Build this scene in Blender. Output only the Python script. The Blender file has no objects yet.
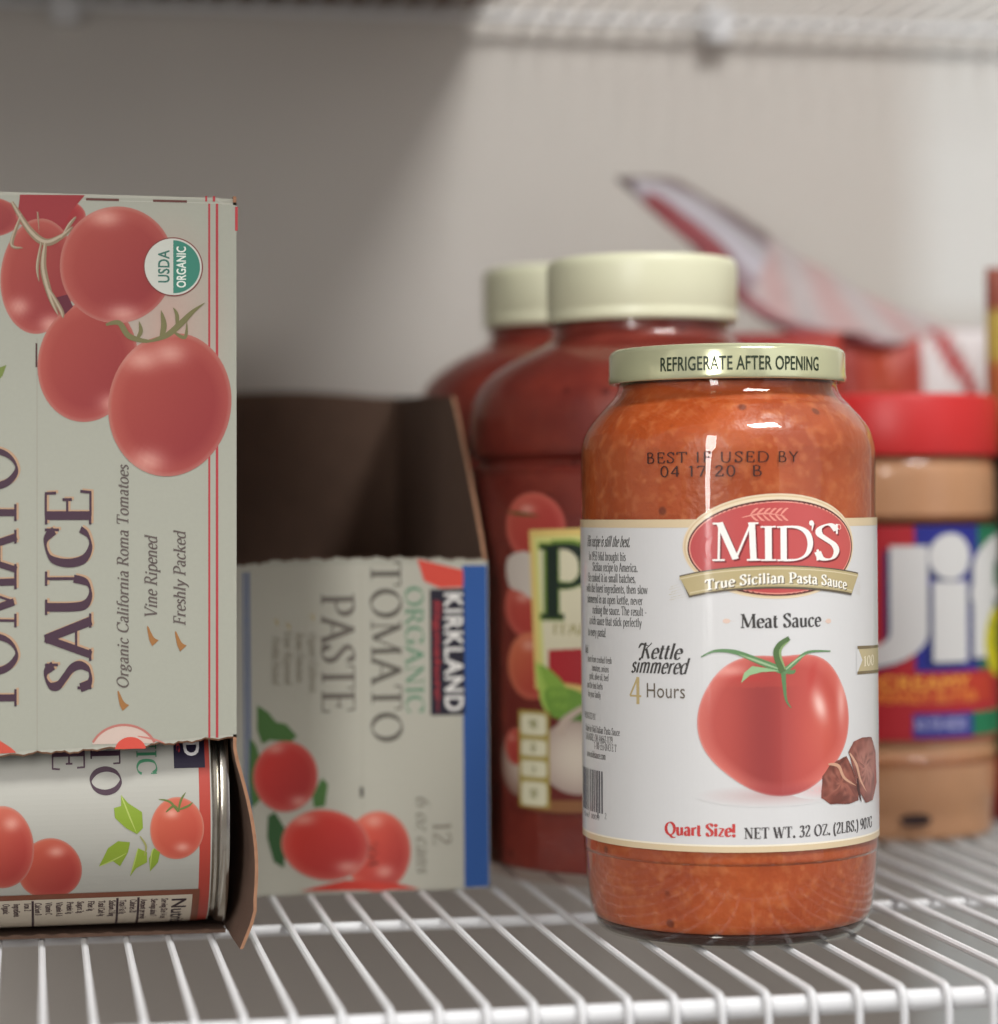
import bpy, math, random
from mathutils import Vector, Matrix
from mathutils.geometry import tessellate_polygon
random.seed(7)
SC = bpy.context.scene
COL = SC.collection
R = math.radians

# ------------------------------------------------------------------ camera
CAM_H = 0.1303            # eye height above the shelf wires
FOC = 2450.0              # focal length in pixels of a 998 x 1024 frame
YAW, PITCH, ROLL = 0.187, 0.0027, -0.0080
fw = Vector((math.sin(YAW)*math.cos(PITCH), math.cos(YAW)*math.cos(PITCH), -math.sin(PITCH)))
rt0 = Vector((math.cos(YAW), -math.sin(YAW), 0))
up0 = rt0.cross(fw)
RT = rt0*math.cos(ROLL) + up0*math.sin(ROLL)
UP = up0*math.cos(ROLL) - rt0*math.sin(ROLL)
EYE = Vector((0, 0, CAM_H))
cd = bpy.data.cameras.new('camera'); cam = bpy.data.objects.new('camera', cd); COL.objects.link(cam)
m = Matrix((RT, UP, -fw)).transposed().to_4x4(); m.translation = EYE
cam.matrix_world = m
cd.sensor_width = 36; cd.sensor_fit = 'HORIZONTAL'; cd.lens = 36*FOC/998
cd.clip_start = 0.02; cd.clip_end = 50
cd.dof.use_dof = True; cd.dof.focus_distance = 0.726; cd.dof.aperture_fstop = 5.6
SC.camera = cam

# ------------------------------------------------------------------ light and exposure
SC.view_settings.view_transform = 'Standard'; SC.view_settings.look = 'None'
SC.view_settings.exposure = -0.04; SC.view_settings.gamma = 1.0
SC.view_settings.use_curve_mapping = False
w = bpy.data.worlds.new('world'); SC.world = w; w.use_nodes = True
w.node_tree.nodes['Background'].inputs[0].default_value = (0.86, 0.79, 0.88, 1)
w.node_tree.nodes['Background'].inputs[1].default_value = 0.30

def area_light(name, loc, target, sx, sy, power, color):
    l = bpy.data.lights.new(name, 'AREA'); l.shape = 'RECTANGLE'; l.size = sx; l.size_y = sy
    l.energy = power; l.color = color
    o = bpy.data.objects.new(name, l); COL.objects.link(o)
    o.location = loc
    o.rotation_euler = (Vector(target)-Vector(loc)).to_track_quat('-Z', 'Y').to_euler()
    return o
# daylight through the narrow gap of the pantry door, behind and left of the camera
area_light('door_gap_light', (-0.42, -0.44, 0.43), (0.20, 0.75, 0.10), 0.19, 0.98, 12.0, (1.0, 0.99, 0.97))
# pantry ceiling lamp, above and to the right; it reaches the back wall through the wires of the upper shelf
area_light('ceiling_lamp', (0.58, 0.0, 1.45), (0.22, 0.85, 0.10), 0.50, 0.30, 24.0, (1.0, 0.99, 0.97))
# soft light from the room on the right
area_light('room_light', (1.15, -0.30, 0.45), (0.25, 0.95, 0.12), 1.0, 1.5, 3.0, (0.96, 0.98, 1.0))
# cool beam from a far window cut off by the edge of the added front wall
area_light('window_light', (0.2096, -2.30, 0.30), (0.41, 1.13, 0.22), 0.03, 0.35, 40.0, (0.68, 0.87, 1.0))

# ------------------------------------------------------------------ small maths helpers
def ray(px, py):
    return (fw*FOC + RT*(px-499) - UP*(py-512)).normalized()
def at_depth(px, py, d):
    r = ray(px, py); return EYE + r*(d/r.dot(fw))
def on_y(px, py, y):
    r = ray(px, py); return EYE + r*(y/r.y)
def on_floor(px, py, z=0.0):
    r = ray(px, py); return EYE + r*((z-EYE.z)/r.z)
def z_at(px, py, x, y):
    """height of the photo row py on the vertical line through x, y"""
    d = Vector((x, y, 0)).dot(Vector((fw.x, fw.y, 0)))
    return at_depth(px, py, d).z

def lin(c):
    o = []
    for v in c[:3]:
        v = v/255.0
        o.append(v/12.92 if v <= 0.04045 else ((v+0.055)/1.055)**2.4)
    return (o[0], o[1], o[2], 1.0)
def mixc(a, b, t):
    t = max(0.0, min(1.0, t))
    return tuple(a[i]*(1-t)+b[i]*t for i in range(3))

# ------------------------------------------------------------------ materials
def new_mat(name):
    m = bpy.data.materials.new(name); m.use_nodes = True
    nt = m.node_tree; b = nt.nodes['Principled BSDF']
    return m, nt, b
def plain(name, col, rough=0.5, metal=0.0, spec=0.5, noise=0.0, scale=40, bump=0.0, bscale=200, coat=0.0, sss=0.0):
    m, nt, b = new_mat(name)
    b.inputs['Base Color'].default_value = lin(col)
    b.inputs['Roughness'].default_value = rough
    b.inputs['Metallic'].default_value = metal
    b.inputs['Specular IOR Level'].default_value = spec
    b.inputs['Coat Weight'].default_value = coat
    if sss:
        b.inputs['Subsurface Weight'].default_value = sss
        b.inputs['Subsurface Radius'].default_value = (0.006, 0.002, 0.001)
        b.inputs['Subsurface Scale'].default_value = 1.0
    tc = nt.nodes.new('ShaderNodeTexCoord')
    if noise:
        n = nt.nodes.new('ShaderNodeTexNoise'); n.inputs['Scale'].default_value = scale
        n.inputs['Detail'].default_value = 4
        nt.links.new(tc.outputs['Object'], n.inputs['Vector'])
        mx = nt.nodes.new('ShaderNodeMix'); mx.data_type = 'RGBA'
        mx.inputs[6].default_value = lin([max(0, v*(1-noise)) for v in col])
        mx.inputs[7].default_value = lin([min(255, v*(1+noise)) for v in col])
        nt.links.new(n.outputs['Fac'], mx.inputs[0]); nt.links.new(mx.outputs[2], b.inputs['Base Color'])
    if bump:
        n2 = nt.nodes.new('ShaderNodeTexNoise'); n2.inputs['Scale'].default_value = bscale
        nt.links.new(tc.outputs['Object'], n2.inputs['Vector'])
        bp = nt.nodes.new('ShaderNodeBump'); bp.inputs['Strength'].default_value = bump; bp.inputs['Distance'].default_value = 0.001
        nt.links.new(n2.outputs['Fac'], bp.inputs['Height']); nt.links.new(bp.outputs['Normal'], b.inputs['Normal'])
    return m
def print_mat(name, rough=0.55, spec=0.35, grain=0.03):
    """printed paper or card: the ink colours are stored on the mesh"""
    m, nt, b = new_mat(name)
    a = nt.nodes.new('ShaderNodeAttribute'); a.attribute_name = 'ink'
    tc = nt.nodes.new('ShaderNodeTexCoord'); n = nt.nodes.new('ShaderNodeTexNoise'); n.inputs['Scale'].default_value = 900
    nt.links.new(tc.outputs['Object'], n.inputs['Vector'])
    mp = nt.nodes.new('ShaderNodeMapRange'); mp.inputs[3].default_value = 1-grain; mp.inputs[4].default_value = 1+grain
    nt.links.new(n.outputs['Fac'], mp.inputs[0])
    mx = nt.nodes.new('ShaderNodeVectorMath'); mx.operation = 'SCALE'
    nt.links.new(a.outputs['Color'], mx.inputs[0]); nt.links.new(mp.outputs[0], mx.inputs['Scale'])
    nt.links.new(mx.outputs[0], b.inputs['Base Color'])
    b.inputs['Roughness'].default_value = rough; b.inputs['Specular IOR Level'].default_value = spec
    return m
def clear_mat(name, tint, rough=0.02, ior=1.5, boost=1.0):
    """thin clear wall: lets what is behind it through, reflects by Fresnel"""
    m = bpy.data.materials.new(name); m.use_nodes = True; nt = m.node_tree; nt.nodes.clear()
    out = nt.nodes.new('ShaderNodeOutputMaterial'); mx = nt.nodes.new('ShaderNodeMixShader')
    tr = nt.nodes.new('ShaderNodeBsdfTransparent'); tr.inputs[0].default_value = lin(tint)
    gl = nt.nodes.new('ShaderNodeBsdfGlossy'); gl.inputs['Roughness'].default_value = rough
    fr = nt.nodes.new('ShaderNodeFresnel'); fr.inputs[0].default_value = ior
    mu = nt.nodes.new('ShaderNodeMath'); mu.operation = 'MULTIPLY'; mu.inputs[1].default_value = boost; mu.use_clamp = True
    # long waves of hand-blown unevenness in the wall
    tc = nt.nodes.new('ShaderNodeTexCoord'); n = nt.nodes.new('ShaderNodeTexNoise'); n.inputs['Scale'].default_value = 55
    bp = nt.nodes.new('ShaderNodeBump'); bp.inputs['Strength'].default_value = 0.25; bp.inputs['Distance'].default_value = 0.0006
    nt.links.new(tc.outputs['Object'], n.inputs['Vector']); nt.links.new(n.outputs['Fac'], bp.inputs['Height'])
    nt.links.new(bp.outputs['Normal'], gl.inputs['Normal'])
    ge = nt.nodes.new('ShaderNodeNewGeometry'); fb = nt.nodes.new('ShaderNodeMath'); fb.operation = 'MULTIPLY_ADD'
    fb.inputs[1].default_value = -boost; fb.inputs[2].default_value = boost     # only the outer face of the wall reflects
    nt.links.new(ge.outputs['Backfacing'], fb.inputs[0]); nt.links.new(fb.outputs[0], mu.inputs[1])
    nt.links.new(fr.outputs[0], mu.inputs[0]); nt.links.new(mu.outputs[0], mx.inputs[0])
    nt.links.new(tr.outputs[0], mx.inputs[1]); nt.links.new(gl.outputs[0], mx.inputs[2])
    nt.links.new(mx.outputs[0], out.inputs[0])
    return m
def sauce_mat(name, base, dark, pale, speck, scale=260, rough=0.35):
    m, nt, b = new_mat(name); tc = nt.nodes.new('ShaderNodeTexCoord')
    n = nt.nodes.new('ShaderNodeTexNoise'); n.inputs['Scale'].default_value = 45; n.inputs['Detail'].default_value = 5
    n2 = nt.nodes.new('ShaderNodeTexNoise'); n2.inputs['Scale'].default_value = scale; n2.inputs['Detail'].default_value = 3
    v = nt.nodes.new('ShaderNodeTexVoronoi'); v.inputs['Scale'].default_value = 190
    v2 = nt.nodes.new('ShaderNodeTexVoronoi'); v2.inputs['Scale'].default_value = 72; v2.inputs['Randomness'].default_value = 1
    for q in (n, n2, v, v2): nt.links.new(tc.outputs['Object'], q.inputs['Vector'])
    def ramp(src, p0, p1, c0, c1):
        r = nt.nodes.new('ShaderNodeValToRGB'); r.color_ramp.elements[0].position = p0; r.color_ramp.elements[1].position = p1
        r.color_ramp.elements[0].color = (c0, c0, c0, 1); r.color_ramp.elements[1].color = (c1, c1, c1, 1)
        nt.links.new(src, r.inputs[0]); return r.outputs[0]
    def mix(f, a, bb):
        x = nt.nodes.new('ShaderNodeMix'); x.data_type = 'RGBA'; nt.links.new(f, x.inputs[0])
        if isinstance(a, tuple): x.inputs[6].default_value = a
        else: nt.links.new(a, x.inputs[6])
        x.inputs[7].default_value = bb; return x.outputs[2]
    c = mix(ramp(n.outputs['Fac'], .38, .66, 0, 1), lin(base), lin(dark))
    c = mix(ramp(n2.outputs['Fac'], .50, .74, 0, .5), c, lin(pale))
    c = mix(ramp(v.outputs['Distance'], .10, .20, .35, 0), c, lin(pale))
    c = mix(ramp(v2.outputs['Distance'], .08, .13, .8, 0), c, lin(speck))
    nt.links.new(c, b.inputs['Base Color'])
    bp = nt.nodes.new('ShaderNodeBump'); bp.inputs['Strength'].default_value = 0.5; bp.inputs['Distance'].default_value = 0.0008
    nt.links.new(n2.outputs['Fac'], bp.inputs['Height']); nt.links.new(bp.outputs['Normal'], b.inputs['Normal'])
    b.inputs['Roughness'].default_value = rough; b.inputs['Specular IOR Level'].default_value = 0.4
    return m

M = {}
M['wall'] = plain('wall_paint', (196, 191, 184), 0.75, noise=0.02, scale=12, bump=0.15, bscale=160)
M['floor'] = plain('floor_tile', (150, 142, 134), 0.6, noise=0.06, scale=8)
M['wire'] = plain('white_vinyl_wire', (212, 213, 214), 0.5, noise=0.02, scale=60)
M['kraft'] = plain('brown_card', (104, 80, 66), 0.85, noise=0.10, scale=120, bump=0.2, bscale=900)
M['kraft_edge'] = plain('card_edge', (150, 110, 84), 0.9, noise=0.15, scale=400)
M['print'] = print_mat('printed_card')
M['label'] = print_mat('printed_paper', 0.45, 0.4, 0.012)
M['gloss_label'] = print_mat('varnished_paper', 0.45, 0.4, 0.012)
_b = M['gloss_label'].node_tree.nodes['Principled BSDF']; _b.inputs['Coat Weight'].default_value = 0.5; _b.inputs['Coat Roughness'].default_value = 0.10
M['foil_print'] = print_mat('printed_film', 0.5, 0.4, 0.02)
M['stamp'] = plain('black_ink', (48, 30, 30), 0.8)
M['lidink'] = plain('green_ink', (44, 56, 36), 0.7)
M['glass'] = clear_mat('jar_glass', (250, 250, 246), 0.02, 1.5, 1.0)
M['petwall'] = clear_mat('jar_plastic', (248, 240, 236), 0.12, 1.45, 0.9)
M['base_glass'] = plain('thick_glass_base', (52, 26, 22), 0.08, spec=0.6, noise=.2, scale=90)
M['sauce'] = sauce_mat('meat_sauce', (180, 84, 40), (160, 68, 29), (204, 122, 76), (104, 44, 26))
M['red_sauce'] = sauce_mat('tomato_sauce', (126, 54, 46), (108, 44, 40), (140, 66, 54), (90, 34, 30), 120)
M['peanut'] = plain('peanut_butter', (198, 158, 120), 0.5, noise=0.06, scale=60)
M['lid_gold'] = plain('pale_gold_lacquer', (206, 208, 170), 0.17, metal=0.5, spec=0.5, noise=0.03, scale=60)
M['lid_cream'] = plain('cream_plastic', (222, 222, 192), 0.38, noise=0.01, scale=60)
M['lid_red'] = plain('red_plastic', (198, 40, 40), 0.42, noise=0.03, scale=60)
M['steel'] = plain('tin_plate', (190, 186, 176), 0.22, metal=1.0, noise=0.04, scale=70)
M['white_card'] = plain('white_card', (168, 167, 154), 0.7, noise=0.02, scale=80)

# ------------------------------------------------------------------ object helpers
def tag(o, label=None, cat=None, group=None, kind=None):
    if label: o['label'] = label
    if cat: o['category'] = cat
    if group: o['group'] = group
    if kind: o['kind'] = kind
    return o
def empty(name, loc, label, cat, group=None):
    o = bpy.data.objects.new(name, None); COL.objects.link(o); o.location = loc
    o.empty_display_size = 0.02
    return tag(o, label, cat, group)
def mesh_obj(name, verts, faces, mat, parent=None, smooth=True, colors=None, mats=None, fm=None, sharp=None):
    me = bpy.data.meshes.new(name); me.from_pydata([tuple(v) for v in verts], [], faces); me.update()
    if colors is not None:
        ca = me.color_attributes.new('ink', 'FLOAT_COLOR', 'POINT')
        flat = [x for c in colors for x in c]; ca.data.foreach_set('color', flat)
    for q in (mats or [mat]): me.materials.append(q)
    if fm: me.polygons.foreach_set('material_index', fm)
    me.polygons.foreach_set('use_smooth', [smooth]*len(me.polygons))
    if smooth and sharp: me.set_sharp_from_angle(angle=R(sharp))
    o = bpy.data.objects.new(name, me); COL.objects.link(o)
    if parent: o.parent = parent
    return o
class MB:
    """collects vertices and faces of one mesh"""
    def __init__(s): s.v = []; s.f = []; s.m = []
    def add(s, vs, fs, mi=0):
        b = len(s.v); s.v += [tuple(q) for q in vs]; s.f += [tuple(i+b for i in q) for q in fs]; s.m += [mi]*len(fs)
    def box(s, a, b, mi=0, bev=0.0):
        x0, y0, z0 = a; x1, y1, z1 = b
        s.add([(x0,y0,z0),(x1,y0,z0),(x1,y1,z0),(x0,y1,z0),(x0,y0,z1),(x1,y0,z1),(x1,y1,z1),(x0,y1,z1)],
              [(0,3,2,1),(4,5,6,7),(0,1,5,4),(1,2,6,5),(2,3,7,6),(3,0,4,7)], mi)
    def tube(s, pts, r, n=10, mi=0):
        pts = [Vector(p) for p in pts]; rings = []
        ref = Vector((0.31, 0.17, 0.93))
        for i, p in enumerate(pts):
            t = (pts[min(i+1, len(pts)-1)] - pts[max(i-1, 0)]).normalized()
            if i == 0: a = t.cross(ref).normalized()
            else: a = (a - t*a.dot(t)).normalized()
            b = t.cross(a)
            rr = r[i] if isinstance(r, (list, tuple)) else r
            rings.append([p + (a*math.cos(k*2*math.pi/n) + b*math.sin(k*2*math.pi/n))*rr for k in range(n)])
        vs = [q for g in rings for q in g]; fs = []
        for i in range(len(rings)-1):
            for k in range(n):
                k2 = (k+1) % n; fs.append((i*n+k, i*n+k2, (i+1)*n+k2, (i+1)*n+k))
        fs.append(tuple(range(n))[::-1]); fs.append(tuple((len(rings)-1)*n+k for k in range(n)))
        s.add(vs, fs, mi)
    def build(s, name, mat, parent=None, smooth=True, mats=None, sharp=35):
        return mesh_obj(name, s.v, s.f, mat, parent, smooth, mats=mats, fm=s.m if mats else None, sharp=sharp)
def lathe(name, prof, mat, parent=None, n=128, closed=False, sharp=None, ripple=None):
    """spin (r, z) pairs round the z axis"""
    vs = []; fs = []; idx = []
    for j, (r, z) in enumerate(prof):
        if r < 1e-7: idx.append([len(vs)]*n); vs.append((0, 0, z)); continue
        row = []
        for k in range(n):
            a = 2*math.pi*k/n; rr = r + (ripple(j, k, n) if ripple else 0)
            row.append(len(vs)); vs.append((rr*math.cos(a), rr*math.sin(a), z))
        idx.append(row)
    for j in range(len(prof)-1):
        A, B = idx[j], idx[j+1]
        for k in range(n):
            k2 = (k+1) % n; q = []
            for i in (A[k], A[k2], B[k2], B[k]):
                if i not in q: q.append(i)
            if len(q) > 2: fs.append(tuple(q))
    return mesh_obj(name, vs, fs, mat, parent, True, sharp=sharp)
def smooth_prof(pts, sub=6):
    """Catmull-Rom through (r, z) points"""
    out = []
    P = [pts[0]] + list(pts) + [pts[-1]]
    for i in range(1, len(P)-2):
        for k in range(sub):
            t = k/sub; out.append(tuple(0.5*((2*P[i][c]) + (-P[i-1][c]+P[i+1][c])*t + (2*P[i-1][c]-5*P[i][c]+4*P[i+1][c]-P[i+2][c])*t*t
                + (-P[i-1][c]+3*P[i][c]-3*P[i+1][c]+P[i+2][c])*t**3) for c in range(2)))
    out.append(tuple(pts[-1])); return out

# ------------------------------------------------------------------ lettering
# each glyph: advance width, strokes.  l = pen line, c = pen curve, h = hairline, s = serif (x, y, half width), o = closed curve, d = dot
G = {
'A':(.70,"l.06,0 .35,1;l.33,1 .64,0;h.16,.33 .54,.33;s.06,0,.1;s.64,0,.12"),
'B':(.62,"l.15,0 .15,1;c.15,.98 .34,.98 .46,.86 .44,.65 .32,.53 .15,.53;c.15,.53 .38,.52 .54,.36 .5,.1 .34,.02 .15,.02;s.12,0,.1;s.12,1,.1"),
'C':(.72,"c.64,.8 .52,.96 .36,.98 .16,.85 .09,.5 .16,.16 .37,.02 .56,.08 .66,.24;h.65,1 .65,.7"),
'D':(.80,"l.15,0 .15,1;c.15,.98 .44,.96 .64,.8 .71,.5 .64,.2 .44,.04 .15,.02;s.12,0,.1;s.12,1,.1"),
'E':(.60,"l.15,0 .15,1;h.15,.98 .52,.98;h.52,1 .53,.76;h.15,.52 .42,.52;h.42,.62 .42,.42;h.15,.02 .54,.02;h.54,0 .56,.24;s.1,0,.1;s.1,1,.1"),
'F':(.56,"l.15,0 .15,1;h.15,.98 .5,.98;h.5,1 .51,.76;h.15,.52 .4,.52;h.4,.62 .4,.42;s.15,0,.14;s.1,1,.1"),
'G':(.78,"c.64,.8 .52,.96 .36,.98 .16,.85 .09,.5 .16,.16 .37,.02 .52,.05 .64,.14;h.65,1 .65,.72;l.64,.04 .64,.42;s.62,.42,.12"),
'H':(.80,"l.15,0 .15,1;l.65,0 .65,1;h.15,.52 .65,.52;s.15,0,.13;s.15,1,.13;s.65,0,.13;s.65,1,.13"),
'I':(.34,"l.17,0 .17,1;s.17,0,.14;s.17,1,.14"),
'J':(.40,"c.24,1 .24,.4 .22,.05 .1,-.08 .0,-.05;s.24,1,.14"),
'K':(.70,"l.15,0 .15,1;h.16,.45 .58,1;l.3,.6 .62,0;s.15,0,.13;s.15,1,.13;s.57,1,.11;s.63,0,.11"),
'L':(.58,"l.15,0 .15,1;h.15,.02 .52,.02;h.52,0 .55,.26;s.12,0,.1;s.15,1,.14"),
'M':(.96,"h.15,0 .17,1;l.17,1 .48,.05;h.48,.05 .79,1;l.8,1 .83,0;s.15,0,.12;s.13,1,.09;s.83,0,.13;s.83,1,.1"),
'N':(.80,"h.15,0 .15,1;l.14,1 .66,.02;h.66,0 .66,1;s.15,0,.12;s.12,1,.1;s.66,1,.12"),
'O':(.82,"o.41,1 .18,.84 .09,.5 .18,.16 .41,0 .64,.16 .73,.5 .64,.84"),
'P':(.60,"l.15,0 .15,1;c.15,.98 .38,.97 .52,.83 .52,.6 .38,.46 .15,.46;s.15,0,.14;s.1,1,.1"),
'Q':(.82,"o.41,1 .18,.84 .09,.5 .18,.16 .41,0 .64,.16 .73,.5 .64,.84;c.38,.02 .5,-.14 .64,-.2 .8,-.18"),
'R':(.68,"l.15,0 .15,1;c.15,.98 .36,.97 .48,.85 .48,.63 .36,.51 .15,.51;l.32,.5 .62,0;s.15,0,.13;s.1,1,.1;s.65,0,.07"),
'S':(.54,"c.45,.82 .36,.96 .24,.98 .11,.88 .11,.72 .24,.58 .4,.42 .45,.24 .38,.07 .25,.02 .13,.07 .07,.24;h.46,1 .46,.72;h.07,0 .07,.3"),
'T':(.68,"l.34,0 .34,1;h.05,.98 .63,.98;h.05,1 .04,.76;h.63,1 .64,.76;s.34,0,.15"),
'U':(.78,"c.15,1 .15,.4 .2,.12 .38,.02 .56,.1 .63,.38;h.63,.36 .63,1;s.15,1,.13;s.63,1,.12"),
'V':(.70,"l.07,1 .36,0;h.36,0 .63,1;s.07,1,.11;s.63,1,.1"),
'W':(.98,"l.07,1 .3,0;h.3,0 .5,.9;l.48,1 .7,0;h.7,0 .92,1;s.07,1,.11;s.92,1,.09"),
'Y':(.68,"l.07,1 .34,.48;h.34,.48 .61,1;l.34,0 .34,.5;s.07,1,.11;s.61,1,.1;s.34,0,.14"),
'Z':(.60,"h.06,.98 .52,.98;l.52,.98 .06,.02;h.06,.02 .54,.02;h.06,1 .05,.76;h.54,0 .56,.25"),
'a':(.48,"c.08,.54 .18,.66 .3,.62 .35,.5 .35,.2 .38,.03 .47,.04;c.35,.4 .16,.34 .08,.2 .12,.05 .24,.02 .35,.14"),
'b':(.54,"l.12,.02 .12,1;c.12,.5 .26,.66 .42,.58 .48,.34 .4,.08 .26,.01 .12,.08;s.08,1,.06"),
'c':(.46,"c.4,.52 .28,.66 .13,.56 .07,.33 .13,.08 .27,.01 .41,.12"),
'd':(.54,"l.42,0 .42,1;c.42,.55 .28,.66 .12,.56 .06,.32 .13,.06 .27,.01 .42,.14;s.38,1,.06;s.46,0,.06"),
'e':(.46,"c.08,.36 .4,.38 .38,.56 .26,.66 .12,.56 .07,.33 .13,.08 .27,.01 .41,.12"),
'f':(.32,"c.34,.93 .26,1 .16,.9 .14,.66 .14,0;h.03,.64 .3,.64;s.14,0,.1"),
'g':(.50,"o.22,.66 .1,.56 .1,.38 .22,.28 .34,.38 .34,.56;c.14,.3 .08,.18 .3,.1 .42,-.06 .3,-.24 .1,-.2 .08,-.06 .2,.06;h.32,.58 .46,.64"),
'h':(.56,"l.12,0 .12,1;c.12,.48 .25,.65 .39,.6 .42,.44 .42,0;s.08,1,.06;s.12,0,.1;s.42,0,.1"),
'i':(.27,"l.13,0 .13,.65;d.13,.87;s.09,.65,.05;s.13,0,.1"),
'k':(.54,"l.12,0 .12,1;h.12,.26 .42,.64;l.24,.4 .46,0;s.12,0,.1;s.44,.65,.08;s.47,0,.07;s.08,1,.06"),
'l':(.27,"l.13,0 .13,1;s.09,1,.06;s.13,0,.1"),
'm':(.84,"l.12,0 .12,.65;c.12,.46 .25,.65 .38,.6 .41,.44 .41,0;c.41,.46 .54,.65 .67,.6 .7,.44 .7,0;s.08,.65,.05;s.12,0,.1;s.41,0,.1;s.7,0,.1"),
'n':(.56,"l.12,0 .12,.65;c.12,.46 .25,.65 .39,.6 .42,.44 .42,0;s.08,.65,.05;s.12,0,.1;s.42,0,.1"),
'o':(.50,"o.25,.66 .11,.56 .06,.33 .11,.1 .25,0 .39,.1 .44,.33 .39,.56"),
'p':(.54,"l.12,-.28 .12,.65;c.12,.5 .26,.66 .42,.58 .48,.34 .4,.08 .26,.01 .12,.1;s.08,.65,.05;s.12,-.28,.1"),
'r':(.38,"l.12,0 .12,.65;c.12,.42 .2,.6 .28,.64 .36,.6;s.08,.65,.05;s.12,0,.1"),
's':(.38,"c.31,.53 .2,.65 .09,.57 .11,.42 .27,.3 .33,.14 .2,.01 .07,.1"),
't':(.32,"c.15,.85 .14,.5 .14,.14 .21,.02 .31,.07;h.02,.63 .29,.63"),
'u':(.56,"c.12,.65 .12,.22 .17,.04 .29,.02 .42,.16;l.42,0 .42,.65;s.08,.65,.05;s.38,.65,.05;s.46,0,.06"),
'v':(.50,"l.06,.65 .26,0;h.26,0 .44,.65;s.07,.65,.08;s.44,.65,.07"),
'w':(.74,"l.06,.65 .22,0;h.22,0 .37,.6;l.36,.65 .54,0;h.54,0 .68,.65;s.07,.65,.08;s.67,.65,.07"),
'x':(.50,"l.07,.65 .42,0;h.43,.65 .06,0;s.08,.65,.07;s.43,.65,.06;s.07,0,.06;s.43,0,.07"),
'y':(.50,"l.06,.65 .26,.03;c.44,.65 .26,.03 .16,-.22 .06,-.24;s.07,.65,.08;s.44,.65,.07"),
'z':(.44,"h.06,.63 .38,.63;l.38,.63 .06,.02;h.06,.02 .4,.02"),
'0':(.56,"o.28,1 .13,.84 .08,.5 .13,.16 .28,0 .43,.16 .48,.5 .43,.84"),
'1':(.40,"l.2,0 .2,1;h.06,.86 .2,.98;s.2,0,.13"),
'2':(.54,"c.08,.78 .14,.94 .28,1 .42,.88 .4,.66 .22,.34 .06,.03;l.06,.04 .46,.04;h.46,0 .49,.22"),
'3':(.52,"c.08,.84 .2,.99 .36,.95 .4,.76 .32,.6 .18,.54;c.18,.54 .4,.48 .45,.26 .34,.04 .18,.01 .06,.12"),
'4':(.56,"h.38,1 .04,.3;h.04,.3 .52,.3;l.38,0 .38,1"),
'5':(.52,"h.14,.98 .44,.98;h.14,1 .1,.54;c.1,.56 .28,.64 .43,.5 .44,.22 .32,.03 .16,.01 .06,.1"),
'6':(.54,"c.44,.94 .26,.9 .12,.62 .08,.3 .16,.06 .3,.01 .44,.12 .46,.36 .36,.54 .22,.56 .1,.38"),
'7':(.50,"h.06,.96 .46,.96;h.06,1 .05,.78;l.46,.96 .2,0"),
'9':(.54,"c.1,.06 .28,.1 .42,.38 .46,.7 .38,.94 .24,.99 .1,.88 .08,.64 .18,.46 .32,.44 .44,.62"),
'.':(.24,"d.12,.06"), ',':(.24,"d.12,.06;h.14,.05 .08,-.14"), "'":(.22,"d.12,.92;h.15,.92 .09,.72"),
'!':(.26,"l.13,.28 .13,1;d.13,.06"), '-':(.34,"l.05,.34 .29,.34"), '(':(.32,"c.26,1.05 .12,.78 .08,.42 .12,.06 .26,-.2"),
')':(.32,"c.06,1.05 .2,.78 .24,.42 .2,.06 .06,-.2"), ':':(.24,"d.12,.06;d.12,.55"), ' ':(.28,""),
}
def crom(P, closed=False, sub=6):
    out = []; n = len(P)
    if n == 2 and not closed: return P
    rng = range(n) if closed else range(n-1)
    for i in rng:
        g = lambda k: P[k % n] if closed else P[max(0, min(n-1, k))]
        p0, p1, p2, p3 = g(i-1), g(i), g(i+1), g(i+2)
        for k in range(sub):
            t = k/sub
            out.append(tuple(0.5*(2*p1[c] + (p2[c]-p0[c])*t + (2*p0[c]-5*p1[c]+4*p2[c]-p3[c])*t*t + (3*p1[c]-p0[c]-3*p2[c]+p3[c])*t**3) for c in (0, 1)))
    out.append(out[0] if closed else P[-1]); return out
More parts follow.
